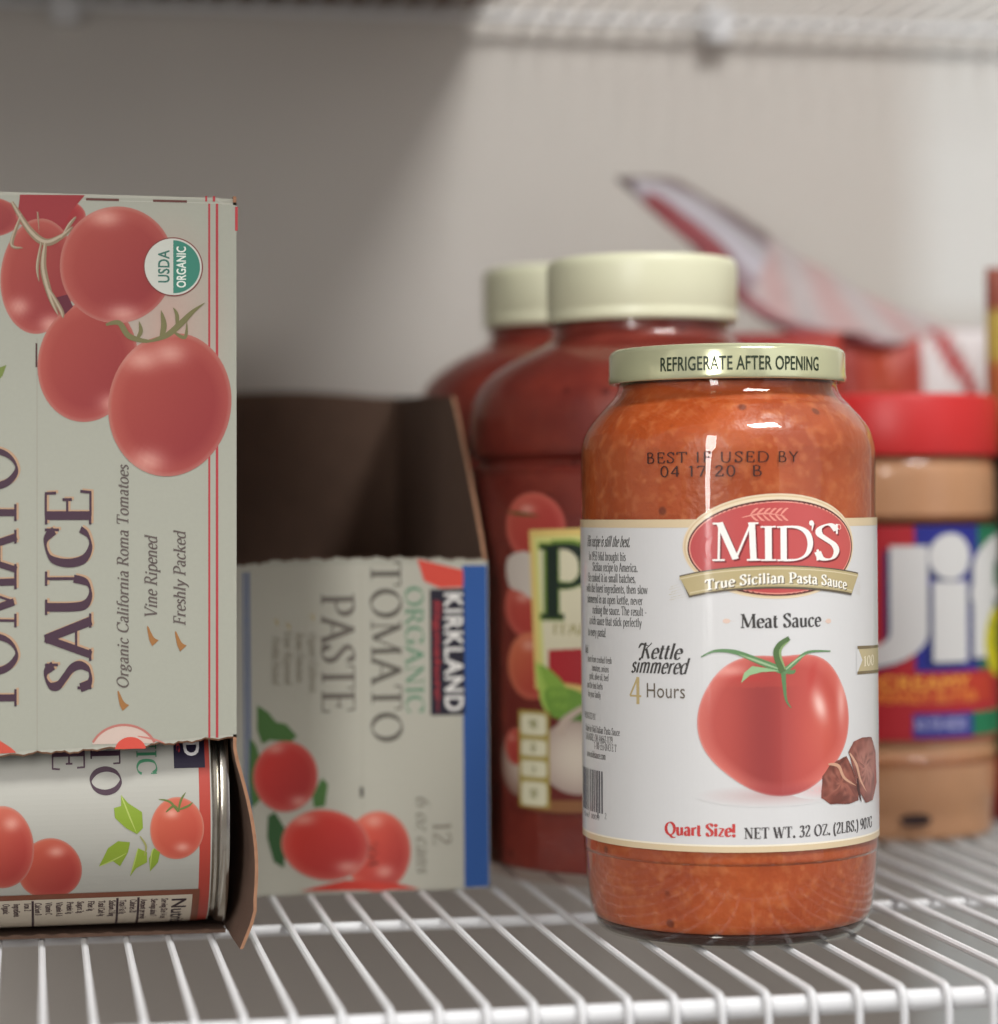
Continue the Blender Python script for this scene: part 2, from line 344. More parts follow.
def glyph_strips(ch, thick, thin, serif):
    adv, data = G.get(ch, G[' ']); strips = []
    phi = R(18)
    def wid(dx, dy, kind):
        if kind == 'h': return thin
        L = math.hypot(dx, dy) or 1; nx, ny = -dy/L, dx/L
        e1 = nx*math.cos(phi)+ny*math.sin(phi); e2 = -nx*math.sin(phi)+ny*math.cos(phi)
        return math.sqrt((thick*e1)**2+(thin*e2)**2)
    for st in [q for q in data.split(';') if q]:
        k = st[0]; nums = st[1:]
        if k == 's':
            x, y, hw = [float(q) for q in nums.split(',')]
            if not serif: continue
            t = thin*1.05; y0, y1 = (y, y+t) if y < .5 else (y-t, y)
            strips.append(([(x-hw, y0), (x+hw, y0)], [(x-hw, y1), (x+hw, y1)])); continue
        pts = [tuple(float(v) for v in q.split(',')) for q in nums.split()]
        if k == 'd':
            x, y = pts[0]; r = max(thick*.62, .055); a = []; b = []
            for i in range(7):
                t = math.pi*i/6; a.append((x+r*math.cos(t), y+r*math.sin(t))); b.append((x+r*math.cos(t), y-r*math.sin(t)))
            strips.append((a, b)); continue
        cl = k == 'o'
        if k in 'co': pts = crom(pts, cl)
        a = []; b = []; n = len(pts)
        for i in range(n):
            if cl: p, q = pts[(i-1) % (n-1)], pts[(i+1) % (n-1)]
            else: p, q = pts[max(0, i-1)], pts[min(n-1, i+1)]
            dx, dy = q[0]-p[0], q[1]-p[1]; L = math.hypot(dx, dy) or 1; wv = wid(dx, dy, k)/2
            a.append((pts[i][0]-dy/L*wv, pts[i][1]+dx/L*wv)); b.append((pts[i][0]+dy/L*wv, pts[i][1]-dx/L*wv))
        strips.append((a, b))
    return adv, strips
_sans = {}
def sans_char(ch, bold):
    key = (ch, bold)
    if key in _sans: return _sans[key]
    cu = bpy.data.curves.new('t', 'FONT'); cu.body = ch; cu.size = 1; cu.offset = bold; cu.resolution_u = 3
    cu.space_character = 1; o = bpy.data.objects.new('t', cu); COL.objects.link(o)
    bpy.context.view_layer.update()
    me = o.to_mesh(); vs = [(v.co.x, v.co.y) for v in me.vertices]; fs = [tuple(p.vertices) for p in me.polygons]
    o.to_mesh_clear()
    cu.body = ch+'I'; bpy.context.view_layer.update(); me = o.to_mesh(); x1 = max((v.co.x for v in me.vertices), default=.3); o.to_mesh_clear()
    cu.body = 'I'; bpy.context.view_layer.update(); me = o.to_mesh(); x2 = max(v.co.x for v in me.vertices); h = max(v.co.y for v in me.vertices); o.to_mesh_clear()
    bpy.data.objects.remove(o); bpy.data.curves.remove(cu)
    _sans[key] = ([(x/h, y/h) for x, y in vs], fs, (x1-x2)/h); return _sans[key]

# ------------------------------------------------------------------ printed artwork laid on real surfaces
class Art:
    """ink shapes in metres (u, v) on a surface; every layer lies a hair above the last"""
    def __init__(s, surf, step=0.00003): s.surf = surf; s.v = []; s.f = []; s.c = []; s.step = step
    def raw(s, uv, faces, cols, lay):
        if s.surf.bent_u or s.surf.bent_v:      # follow the curve: split anything too long across the bend
            ax = 0 if s.surf.bent_u else 1; thr = math.sqrt(8*s.surf.r*0.000009)
            if max(p[ax] for p in uv)-min(p[ax] for p in uv) > thr:
                uv = list(uv); cl = list(cols) if isinstance(cols, list) else None; out = []
                stack = []
                for f in faces:
                    if max(uv[i][ax] for i in f)-min(uv[i][ax] for i in f) <= thr: out.append(tuple(f)); continue
                    stack += [(f[0], f[k], f[k+1]) for k in range(1, len(f)-1)]
                mid = {}
                while stack:
                    t = stack.pop(); e = max(((abs(uv[t[k]][ax]-uv[t[(k+1) % 3]][ax]), k) for k in range(3)))
                    if e[0] <= thr: out.append(t); continue
                    k = e[1]; i, j, o = t[k], t[(k+1) % 3], t[(k+2) % 3]; key = (min(i, j), max(i, j))
                    if key not in mid:
                        mid[key] = len(uv); uv.append(((uv[i][0]+uv[j][0])/2, (uv[i][1]+uv[j][1])/2))
                        if cl is not None: cl.append(mixc(cl[i], cl[j], .5))
                    m_ = mid[key]; stack += [(i, m_, o), (m_, j, o)]
                faces = out; cols = cl if cl is not None else cols
        b = len(s.v); s.k = (getattr(s, 'k', 0)+1) % 9
        for i, (u, v) in enumerate(uv):
            s.v.append(s.surf.xyz(u, v, (lay+1.5)*s.step + s.k*1.6e-6)); s.c.append(lin(cols[i] if isinstance(cols, list) else cols))
        s.f += [tuple(q+b for q in f) for f in faces]
    def rect(s, u0, v0, u1, v1, col, lay, seg=0.0015):
        nu = max(1, int(abs(u1-u0)/seg)) if s.surf.bent_u else 1; nv = max(1, int(abs(v1-v0)/seg)) if s.surf.bent_v else 1
        uv = [(u0+(u1-u0)*i/nu, v0+(v1-v0)*j/nv) for j in range(nv+1) for i in range(nu+1)]
        fs = [(j*(nu+1)+i, j*(nu+1)+i+1, (j+1)*(nu+1)+i+1, (j+1)*(nu+1)+i) for j in range(nv) for i in range(nu)]
        s.raw(uv, fs, col, lay)
    def strip(s, A, B, col, lay):
        n = len(A); s.raw(A+B, [(i, i+1, n+i+1, n+i) for i in range(n-1)], col, lay)
    def band(s, pts, w, col, lay, curve=True, taper=True):
        P = crom(pts) if curve else pts; a = []; b = []; n = len(P)
        for i in range(n):
            p, q = P[max(0, i-1)], P[min(n-1, i+1)]; dx, dy = q[0]-p[0], q[1]-p[1]; L = math.hypot(dx, dy) or 1
            t = i/(n-1); wv = w/2*((math.sin(math.pi*min(1, .12+t*.88)) if taper else 1)) if not isinstance(w, tuple) else (w[0]*(1-t)+w[1]*t)/2
            a.append((P[i][0]-dy/L*wv, P[i][1]+dx/L*wv)); b.append((P[i][0]+dy/L*wv, P[i][1]-dx/L*wv))
        s.strip(a, b, col, lay)
    def blob(s, cu, cv, ru, rv, colfn, lay, rings=10, n=48, shape=None):
        """round shape; colfn(x, y, r) gives the ink, x y in -1..1"""
        uv = [(cu, cv)]; co = [colfn(0, 0, 0) if callable(colfn) else colfn]; fs = []
        for j in range(1, rings+1):
            q = j/rings
            for k in range(n):
                a = 2*math.pi*k/n; g = shape(a) if shape else 1
                x, y = q*g*math.cos(a), q*g*math.sin(a); uv.append((cu+ru*x, cv+rv*y)); co.append(colfn(x, y, q) if callable(colfn) else colfn)
        for k in range(n):
            fs.append((0, 1+k, 1+(k+1) % n))
            for j in range(rings-1):
                b0 = 1+j*n; b1 = b0+n; fs.append((b0+k, b1+k, b1+(k+1) % n, b0+(k+1) % n))
        s.raw(uv, fs, co, lay)
    def poly(s, pts, col, lay, curve=False, sub=3):
        P = crom(pts, True, sub)[:-1] if curve else pts
        t = tessellate_polygon([[Vector((p[0], p[1], 0)) for p in P]])
        s.raw(list(P), [tuple(q) for q in t], col, lay)
    def text(s, txt, u, v, h, col, lay, rot=0.0, bold=0.0, **k):
        if bold > 0:
            for q in (-1, 1):
                for w_ in (-1, 1):
                    s.text1(txt, u+(math.cos(rot)*q-math.sin(rot)*w_)*bold*h, v+(math.sin(rot)*q+math.cos(rot)*w_)*bold*h, h, col, lay, rot, **k)
        s.text1(txt, u, v, h, col, lay, rot, **k)
    def text1(s, txt, u, v, h, col, lay, rot=0.0, align='l', width=None, font='serif', thick=.14, thin=.05, slant=0.0,
             track=0.02, serif=True, warp=None, xs=1.0, small=None):
        """txt at (u, v) with cap height h; width stretches it to fit"""
        items = []; x = 0
        for ch in txt:
            sc = small if (small and ch.islower()) else 1.0
            cc = ch.upper() if (small and ch.islower()) else ch
            if font == 'sans':
                if ch == ' ': x += .42; continue
                vs, fs, adv = sans_char(cc, 0.0); items.append((x, vs, fs, sc)); x += (adv+track)*sc
            else:
                adv, strips = glyph_strips(cc, thick, thin, serif)
                for a, b in strips:
                    n = len(a); items.append((x, a+b, [(i, i+1, n+i+1, n+i) for i in range(n-1)], sc))
                x += (adv+track)*sc
        tot = x or 1; k = (width/(tot*h)) if width else xs
        off = {'l': 0, 'c': -tot*k*h/2, 'r': -tot*k*h}[align]; cr, sr = math.cos(rot), math.sin(rot)
        for x0, vs, fs, sc in items:
            uv = []
            for (a, b) in vs:
                X = (x0+a*sc)*h*k + slant*b*h*sc + off; Y = b*h*sc
                if warp: Y += warp(X)
                uv.append((u+X*cr-Y*sr, v+X*sr+Y*cr))
            s.raw(uv, fs, col, lay)
    def build(s, name, mat, parent): return mesh_obj(name, s.v, s.f, mat, parent, False, colors=s.c)
class Upright:
    """surface of a standing cylinder, local to its thing; u runs to the right round the front"""
    bent_u = True; bent_v = False
    def __init__(s, centre, r, face=None):
        s.c = Vector(centre); s.r = r
        d = Vector((EYE.x-s.c.x, EYE.y-s.c.y)); s.a0 = math.atan2(d.y, d.x)
    def xyz(s, u, v, off):
        a = s.a0 + u/s.r; rr = s.r+off
        return (rr*math.cos(a), rr*math.sin(a), v)
    def uv(s, px, py):
        r = ray(px, py); ox, oy = EYE.x-s.c.x, EYE.y-s.c.y
        A = r.x**2+r.y**2; B = 2*(ox*r.x+oy*r.y); C = ox*ox+oy*oy-s.r**2; D = max(0, B*B-4*A*C)
        t = (-B-math.sqrt(D))/(2*A); x, y = ox+t*r.x, oy+t*r.y
        a = math.atan2(y, x)-s.a0
        a = (a+math.pi) % (2*math.pi)-math.pi
        return (a*s.r, EYE.z+t*r.z-s.c.z)
class Facing:
    """flat panel facing -y in its thing's own frame"""
    bent_u = bent_v = False
    def __init__(s, thing_loc, y): s.o = Vector(thing_loc); s.y = y
    def xyz(s, u, v, off): return (u, s.y-s.o.y-off, v)
    def uv(s, px, py):
        p = on_y(px, py, s.y); return (p.x-s.o.x, p.z-s.o.z)
class Lying:
    """cylinder lying along x, seen from the front"""
    bent_u = False; bent_v = True
    def __init__(s, centre, r): s.c = Vector(centre); s.r = r
    def xyz(s, u, v, off):
        a = v/s.r; rr = s.r+off
        return (u, -rr*math.cos(a), rr*math.sin(a))
    def uv(s, px, py):
        r = ray(px, py); oy, oz = EYE.y-s.c.y, EYE.z-s.c.z
        A = r.y**2+r.z**2; B = 2*(oy*r.y+oz*r.z); C = oy*oy+oz*oz-s.r**2; D = max(0, B*B-4*A*C)
        t = (-B-math.sqrt(D))/(2*A)
        return (EYE.x+t*r.x-s.c.x, s.r*math.atan2(oz+t*r.z, -(oy+t*r.y)))
def P(art):
    """photo-measured anchor -> (u, v) on that surface"""
    return lambda x, y: art.surf.uv(x, y)
def sizes(art, x0, y0, x1, y1):
    a = art.surf.uv(x0, y0); b = art.surf.uv(x1, y1)
    ym = art.surf.uv((x0+x1)/2, y0)[1], art.surf.uv((x0+x1)/2, y1)[1]; xm = art.surf.uv(x0, (y0+y1)/2)[0], art.surf.uv(x1, (y0+y1)/2)[0]
    return ((xm[0]+xm[1])/2, (ym[0]+ym[1])/2, abs(xm[1]-xm[0])/2, abs(ym[1]-ym[0])/2)
def tomato(art, box, lay, base=(178, 76, 64), deep=(152, 46, 46), lite=(210, 128, 110), gloss=((-.35, .45),), shape=None, bg=(225, 222, 210), soft=True):
    cu, cv, ru, rv = sizes(art, *box)
    def col(x, y, r):
        c = mixc(base, deep, max(0, .35 + .55*x*.7 - .35*y))
        c = mixc(c, lite, max(0, (r-.72)*1.6))
        for gx, gy in gloss:
            d = math.hypot((x-gx)*1.5, (y-gy)*2.6); c = mixc(c, (228, 186, 170), .6*math.exp(-(d*2.6)**2))
        if soft and r > .97: c = mixc(c, bg, .35)
        return c
    art.blob(cu, cv, ru, rv, col, lay, 14, 56, shape)

# ================================================================== THE SETTING
WALL_Y = 1.135
def panel(name, a, b, mat):
    q = MB(); q.box(a, b); o = q.build(name, mat, smooth=False); o['kind'] = 'structure'; return o
panel('wall_back', (-1.3, WALL_Y, -1.0), (1.3, WALL_Y+0.06, 1.3), M['wall'])
panel('wall_left', (-0.86, 0.35, -1.0), (-0.80, WALL_Y, 1.3), M['wall'])
panel('wall_right', (0.80, 0.35, -1.0), (0.86, WALL_Y, 1.3), M['wall'])
panel('wall_light_block', (-1.3, -0.56, -1.0), (0.318, -0.50, 1.3), M['wall'])  # unseen panel added behind the camera to block light and edge the window beam
panel('floor', (-1.3, -2.0, -1.06), (1.3, WALL_Y+0.06, -1.0), M['floor'])

# ---- ventilated wire shelf
PITCH_X, FRONT_Y = 0.0127, 0.6300
def wire_shelf(z, label):
    t = empty('wire_shelf', (0, FRONT_Y, z), label, 'shelf', None)
    x0, x1 = -0.36, 0.66
    yb = WALL_Y-0.004-FRONT_Y
    def rod(name, y, zz, r):
        q = MB(); q.tube([(x0, y, zz), (x1, y, zz)], r, 14); return q.build(name, M['wire'], t)
    rod('front_rail', 0.0042, -0.0052, 0.0030)
    rod('lip_rail', 0.0030, -0.0330, 0.0030)
    for yy in (0.147, 0.330, yb-0.006): rod('cross_rod', yy, -0.0041, 0.0019)
    q = MB()
    q.tube([(0, yb, -0.0011), (0, 0.0035, -0.0011), (0, 0.0012, -0.0016), (0, -0.0003, -0.0033), (0, -0.0006, -0.006), (0, -0.0006, -0.0375)], 0.00112, 8)
    wv = q.build('deck_wire', M['wire'], t)
    k0, k1 = int(x0/PITCH_X)+1, int(x1/PITCH_X)
    first = True
    for k in range(k0, k1):
        o = wv if first else wv.copy()
        if not first: COL.objects.link(o); o.parent = t
        first = False; o.location = (k*PITCH_X+.0008, 0, 0)
    for px in (65, 712):
        c = on_y(px, 12, WALL_Y); b = MB()
        b.box((c.x-.006, yb-.008, -.012), (c.x+.006, yb+.003, .004)); b.tube([(c.x, yb-.009, -.004), (c.x, yb+.002, -.004)], .0028, 10)
        b.build('wall_clip', M['wire'], t)
    return t
wire_shelf(0.0, 'white vinyl coated wire shelf holding the jars and cartons')
wire_shelf(0.3625, 'white wire shelf above, only its blurred underside at the top edge')

# ---- unseen box added on the upper shelf so that it shades the left wall
ub = empty('shade_box', (-.34, .64, .3628), 'unseen box added on the upper shelf to shade the wall on the left', 'box')
q = MB(); W_, D_, H_ = .55, .48, .24; e_ = .004
q.box((0, 0, 0), (W_, D_, e_)); q.box((0, 0, e_), (e_, D_, H_)); q.box((W_-e_, 0, e_), (W_, D_, H_)); q.box((e_, 0, e_), (W_-e_, e_, H_)); q.box((e_, D_-e_, e_), (W_-e_, D_, H_))
q.build('box_body', M['kraft'], ub, False)
q = MB(); q.box((-.002, -.002, H_), (W_+.002, D_/2-.001, H_+.003)); q.build('flap', M['kraft'], ub, False)
q = MB(); q.box((-.002, D_/2+.001, H_), (W_+.002, D_+.002, H_+.003)); q.build('flap', M['kraft'], ub, False)

# ================================================================== LARGE THINGS
# ---- meat sauce jar in front
hc = at_depth(729.2, 700, 0.753); HX, HY = hc.x, hc.y
jar = empty('pasta_sauce_jar', (HX, HY, 0), 'clear glass jar of orange meat sauce with white tomato label, gold lid, nearest in front', 'jar')
zb = lambda y: CAM_H-(y-502.5)/3224.0
body = [(0.0340, 0.0006), (0.0374, 0.0002), (0.0398, 0.0010), (0.0418, 0.0038), (0.0432, 0.0085), (0.0442, 0.0160), (0.0449, 0.0250), (0.0451, 0.0290),
        (0.0451, 0.0600), (0.0451, 0.1000), (0.0451, 0.1300), (0.0452, 0.1440), (0.0449, 0.1480), (0.0437, 0.1520), (0.0410, 0.1560),
        (0.0376, 0.1598), (0.0350, 0.1626), (0.0338, 0.1648), (0.0335, 0.1668), (0.0339, 0.1676), (0.0335, 0.1686), (0.0338, 0.1696), (0.0334, 0.1706), (0.0332, 0.1742)]
gp = smooth_prof(body, 5)
lathe('glass', [(0, 0.0030), (0.030, 0.0022)]+gp, M['glass'], jar, 160)
inner = [(max(0, r-0.0004 - (0.0013 if z > .160 else 0)), z) for r, z in gp if z > 0.0040]
lathe('sauce', [(0, 0.0047), (inner[0][0]-.0010, 0.0047), (inner[0][0]-.0002, 0.0050)]+[q for q in inner if .0056 < q[1] < .1665]+[(0.030, 0.1672), (0, 0.1676)], M['sauce'], jar, 160)
lathe('glass_base', [(0, 0.0026), (0.034, 0.0018), (0.0380, 0.0010), (0.0396, 0.0014), (0.0411, 0.0034), (0.0412, 0.0046), (0, 0.0046)], M['base_glass'], jar, 128)
# lid: rolled skirt, flat band, rounded shoulder, sunk top
LR = 0.0364; lz0, lz1 = 0.1670, 0.1775
lathe('lid', [(0.0334, lz0+.0010), (0.0346, lz0), (0.0362, lz0+.0001), (LR-.0001, lz0+.0008), (LR, lz0+.0016), (LR-.0002, lz0+.0023), (LR-.0003, lz1-.0019), (LR-.0009, lz1-.0009),
              (LR-.0020, lz1-.0002), (LR-.0034, lz1), (LR-.0050, lz1-.0004), (LR-.0056, lz1-.0014), (0.024, lz1-.0016), (0.022, lz1-.0010), (0, lz1-.0009)], M['lid_gold'], jar, 160)
# writing on the lid
s = Upright((HX, HY, 0), LR-.0002); a = Art(s); A = P(a)
u0, v0 = A(660, 369); u1, _ = A(819, 368)
a.text('REFRIGERATE AFTER OPENING', u0, A(728, 369.5)[1], .0040, (40, 52, 34), 1, font='sans', width=u1-u0, bold=.012)
a.build('lid_lettering', M['label'], jar)
# date stamp inked on the glass
s = Upright((HX, HY, 0), 0.0453); a = Art(s); A = P(a)
for txt, x0, x1, y1 in (('BEST IF USED BY', 646, 800, 463.5), ('04/17/20  B', 660, 764, 477)):
    u0, v0 = A(x0, y1); u1, _ = A(x1, y1)
    a.text(txt, u0, v0, .0031, (58, 34, 30), 1, font='serif', serif=False, thick=.10, thin=.09, width=u1-u0, track=.1)
a.build('date_stamp', M['label'], jar)

# ---- its wrap-round label
s = Upright((HX, HY, 0), 0.0453); a = Art(s); A = P(a)
WHITE = (212, 212, 211); CREAM = (216, 196, 160); DK = (64, 62, 60); GOLD = (172, 158, 116)
zt, zl = 0.1258, 0.0294
a.rect(-.134, zl, .134, zt, WHITE, 0)
a.rect(-.134, zt-.0024, .134, zt, CREAM, 1); a.rect(-.134, zl, .134, zl+.0017, CREAM, 1); a.rect(-.134, zl+.0017, .134, zl+.0022, (240, 232, 212), 1)
# oval badge
cu, cv, ru, rv = sizes(a, 682.6, 493.5, 853, 599)
a.blob(cu, cv, ru, rv, (226, 208, 178), 1.5, 18, 96); a.blob(cu, cv, ru*.985, rv*.97, (214, 190, 152), 2, 18, 96); a.blob(cu, cv, ru*.965, rv*.94, (230, 212, 182), 2.5, 18, 96)
cu, cv, ru, rv = sizes(a, 687.5, 499.5, 851.5, 596)
a.blob(cu, cv, ru, rv, (92, 46, 42), 3, 18, 96); a.blob(cu, cv, ru*.982, rv*.965, (226, 150, 134), 3.5, 18, 96)
a.blob(cu, cv, ru*.968, rv*.94, lambda x, y, r: mixc((186, 72, 72), (196, 86, 82), .5+.5*x), 4, 18, 96)
sp = A(764, 514)[0]; sv = A(764, 514.5)[1]
a.band([(sp-.0065, sv-.0008), (sp, sv+.0003), (sp+.0066, sv-.0006)], .00045, (228, 150, 136), 5)
for k in range(6):
    for sg in (1, -1): 
        x = sp-.004+k*.0018; a.band([(x, sv), (x+.0012*1.2, sv+sg*.0014), (x+.0024, sv+sg*.0018)], .0006, (228, 150, 136), 5)
u0, vb = A(712.5, 561.5)
for dx, dy, c, ly in ((.0005, -.0005, (120, 34, 38), 5), (0, 0, (244, 240, 234), 6)):
    def word(t, xa, xb, yb, yt, **k):
        ua, v_ = A(xa, yb); ub, _ = A(xb, yb); h = A((xa+xb)/2, yt)[1]-v_
        a.text(t, ua+dx, v_+dy, h, c, ly, width=ub-ua, thick=.13, thin=.045, track=0, **k)
    word('M', 711, 760, 561, 522.5); word('I', 759, 777.5, 561, 526); word('D', 776, 814, 561, 526); word('S', 813.5, 840, 560.5, 524)
    ax, av = A(811, 523); a.blob(ax+dx, av+dy, .0008, .0008, c, ly, 2, 12); a.band([(ax+.0006+dx, av+dy), (ax+.0002+dx, av-.0022+dy)], (.0009, .0002), c, ly, False)
ax, av = A(838.5, 527); a.blob(ax, av, .0009, .0009, (240, 190, 178), 5, 2, 16); a.blob(ax, av, .0006, .0006, (206, 84, 78), 6, 2, 16)
# ribbon across the badge
def quad(p0, p1, p2, n=40):   # parabola through three anchors
    o = []
    for i in range(n+1):
        t = i/n; o.append(tuple(p0[c]*(2*(t-.5)*(t-1)) + p1[c]*(4*t*(1-t)) + p2[c]*(2*t*(t-.5)) for c in (0, 1)))
    return o
T = quad(A(679.5, 577), A(770, 566.5), A(857.5, 574)); B = quad(A(690, 595.5), A(772, 586.5), A(851, 593))
off = lambda q, dv, du=0: [(x+du, y+dv) for x, y in q]
a.strip(off(T, .0004), off(B, -.0006, -.0002), (96, 86, 70), 7); a.strip(T, B, (184, 168, 124), 8)
a.strip(off(T, -.0005), off(T, -.0008), (214, 202, 166), 8.5); a.strip(off(B, .0005), off(B, .0009), (206, 194, 156), 8.5)
for k in range(6):
    x, y = A(678, 583+k*2.6); a.band([(x-.0022-(k % 2)*.0006, y-.0012), (x+.0012+k*.0004, y)], .00022, (190, 176, 136), 2, False)
    x, y = A(857, 581+k*2.2); a.band([(x+.0016, y-.0008), (x-.0008-k*.0003, y)], .00022, (196, 184, 150), 2, False)
um = A(773, 587)[0]
b0 = A(773, 583)[1]
for dx, dy, c, ly in ((.0003, -.0003, (90, 80, 60), 9), (0, 0, (246, 243, 232), 10)):
    ua, ub = A(705, 586)[0], A(846, 585)[0]
    a.text('True Sicilian Pasta Sauce', (ua+ub)/2+dx, b0+dy, .0030, c, ly, align='c', width=ub-ua, thick=.17, thin=.09, track=.04,
           warp=lambda X: -.0019*(X/.021)**2 - .0002*(X/.021))
# product name and ornaments
def line(txt, xa, xb, yb, yt, col, ly=2, **k):
    ua, v_ = A(xa, yb); ub, _ = A(xb, yb); xm = (xa+xb)/2; vb_ = A(xm, yb)[1]; h = A(xm, yt)[1]-vb_
    a.text(txt, ua, vb_, h, col, ly, width=ub-ua, **k)
line('Meat Sauce', 740, 821, 627.5, 613.5, DK, thick=.17, thin=.07)
for xx, sg in ((724, 1), (830, -1)):
    x, y = A(xx, 621); a.band([(x, y), (x+sg*.0036, y)], .0004, (206, 176, 160), 2, False); a.blob(x+sg*.0007, y, .0011, .0007, (222, 196, 180), 2, 2, 14)
# the big tomato
cu, cv, ru, rv = sizes(a, 697, 650, 848.5, 797)
def tshape(t):   # broad shoulders, a dip at the top, narrower foot
    x, y = math.cos(t), math.sin(t)
    return 1 - .085*math.exp(-((t-math.pi/2)/.32)**2) + .035*math.exp(-((t-math.pi*.30)/.3)**2) + .03*math.exp(-((t-math.pi*.72)/.3)**2) - (.055*math.exp(-((t-math.pi*1.27)/.45)**2) + .05*math.exp(-((t-math.pi*1.74)/.42)**2))
def tcol(x, y, r):
    c = mixc((188, 76, 66), (150, 60, 58), math.exp(-((x+.22)/.34)**2)*(.9 if y < .5 else .5))
    c = mixc(c, (204, 94, 78), .8*math.exp(-((x-.55)/.28)**2-((y+.15)/.6)**2))
    c = mixc(c, (236, 148, 134), max(0, (r-.80)*3.4)*(.8 if x < 0 else .7))
    c = mixc(c, (250, 214, 204), .85*math.exp(-((x-.52+.25*(y-.2))/.09)**2-((y-.22)/.2)**2))
    c = mixc(c, (250, 214, 204), .55*math.exp(-((x-.86)/.07)**2-((y-.25)/.3)**2))
    c = mixc(c, (246, 184, 172), .6*math.exp(-((x+.62)/.22)**2-((y-.72)/.08)**2))
    c = mixc(c, (188, 56, 48), .6*math.exp(-((x-.40-.2*(y-.6))/.05)**2-((y-.62)/.22)**2))
    c = mixc(c, (188, 60, 56), .6*math.exp(-((x+.5+.5*(y-.8))/.25)**2-((y-.62)/.05)**2))
    if y < -.8: c = mixc(c, (150, 50, 52), (-.8-y)*4)
    return c
a.blob(cu-.002, cv-rv*.98, ru*.95, .0034, lambda x, y, r: mixc((196, 166, 164), WHITE, r**.8), 1.6, 8, 48)
a.blob(cu+.016, cv-rv*.93, .014, .0030, lambda x, y, r: mixc((226, 170, 168), WHITE, r**.8), 1.7, 8, 48)
a.blob(cu, cv, ru, rv, lambda x, y, r: mixc(tcol(x, y, r), WHITE, .35 if r > .985 else 0), 3, 34, 96, tshape)
q = lambda *pp: [A(x, y) for x, y in pp]
a.band(q((783, 672), (776, 655), (779, 645), (789, 638)), (.0021, .0013), (84, 112, 66), 6); a.band(q((785, 669), (780, 655), (782, 647), (790, 640)), .0007, (140, 166, 110), 7)
a.band(q((781, 670), (756, 660), (735, 652), (715, 651), (701, 657)), (.0022, .0003), (98, 138, 92), 5); a.band(q((779, 669), (757, 661), (738, 654)), .0006, (160, 188, 146), 6)
a.poly(q((780, 671), (762, 672), (750, 675), (741, 683), (744, 673), (752, 666), (766, 668)), (150, 186, 138), 5.5)
a.band(q((783, 672), (795, 662), (808, 652), (830, 651)), (.0018, .0003), (98, 138, 92), 5.6); a.band(q((785, 670), (796, 660), (806, 654)), .0005, (166, 194, 150), 6)
a.band(q((783, 670), (784, 685), (786, 700), (791, 708)), (.0017, .0002), (92, 130, 84), 5.2)
a.band(q((778, 671), (792, 672), (795, 669)), .0012, (96, 132, 84), 5.1)
# two browned meat chunks
def chunk(pts, base, hi, ly):
    pp = q(*pts); mx = sum(p[0] for p in pp)/len(pp); my = sum(p[1] for p in pp)/len(pp)
    C = [tuple(pp[i][c]*(1-k/3)+pp[(i+1) % len(pp)][c]*k/3+random.uniform(-.00012, .00012) for c in (0, 1)) for i in range(len(pp)) for k in range(3)]; n = len(C); uv = [(mx, my)]; co = [hi]; fs = []
    for j in range(1, 7):
        for k in range(n):
            uv.append((mx+(C[k][0]-mx)*j/6, my+(C[k][1]-my)*j/6)); rnd = random.random(); co.append(mixc(mixc(hi, base, j/6*.8), (64, 30, 26) if rnd > .4 else (196, 140, 122), abs(rnd-.4)*.8))
    for k in range(n):
        fs.append((0, 1+k, 1+(k+1) % n))
        for j in range(5): fs.append((1+j*n+k, 1+(j+1)*n+k, 1+(j+1)*n+(k+1) % n, 1+j*n+(k+1) % n))
    a.raw(uv, fs, co, ly)
chunk([(822, 776), (829, 766), (836, 761), (846, 756), (852, 768), (858, 790), (858, 800), (848, 804), (830, 804), (821, 798)], (118, 58, 46), (160, 96, 80), 4)
chunk([(848, 752), (853, 742), (862, 737), (871, 737), (875, 752), (876, 782), (872, 800), (865, 803), (858, 790), (853, 770)], (128, 66, 56), (184, 128, 114), 4.5)
a.band(q((828, 764), (838, 766), (844, 778), (856, 786)), .0011, (206, 160, 132), 5.5); a.band(q((849, 753), (856, 765), (860, 780), (866, 792)), .0011, (210, 164, 138), 5.5)
a.band(q((857, 778), (858, 790), (861, 802)), .0014, (70, 32, 28), 5.4)
# slow-cooked claim
ua, va = A(640, 659); 
for t, xa, xb, yb, yt in (('Kettle', 640, 681, 659, 643), ('simmered', 631, 687, 673.5, 657.5)):
    line(t, xa, xb, yb, yt, DK, thick=.16, thin=.07, slant=.30, serif=False)
a.band(q((639, 648), (642, 644), (649, 646)), .0007, DK, 2)
line('4', 629.5, 643, 704, 677, (188, 168, 118), thick=.13, thin=.07)
a.text('Hours', A(646, 697)[0], A(666, 698)[1], .0042, (96, 86, 72), 2, font='sans', width=A(686, 697)[0]-A(646, 697)[0], bold=-.004)
# weight line
line('Quart Size!', 665, 736, 836, 823.5, (196, 60, 58), thick=.22, thin=.08)
line('NET WT. 32 OZ. (2LBS.) 907G', 744, 872, 836.5, 825.5, (74, 70, 70), thick=.20, thin=.07, track=.04)
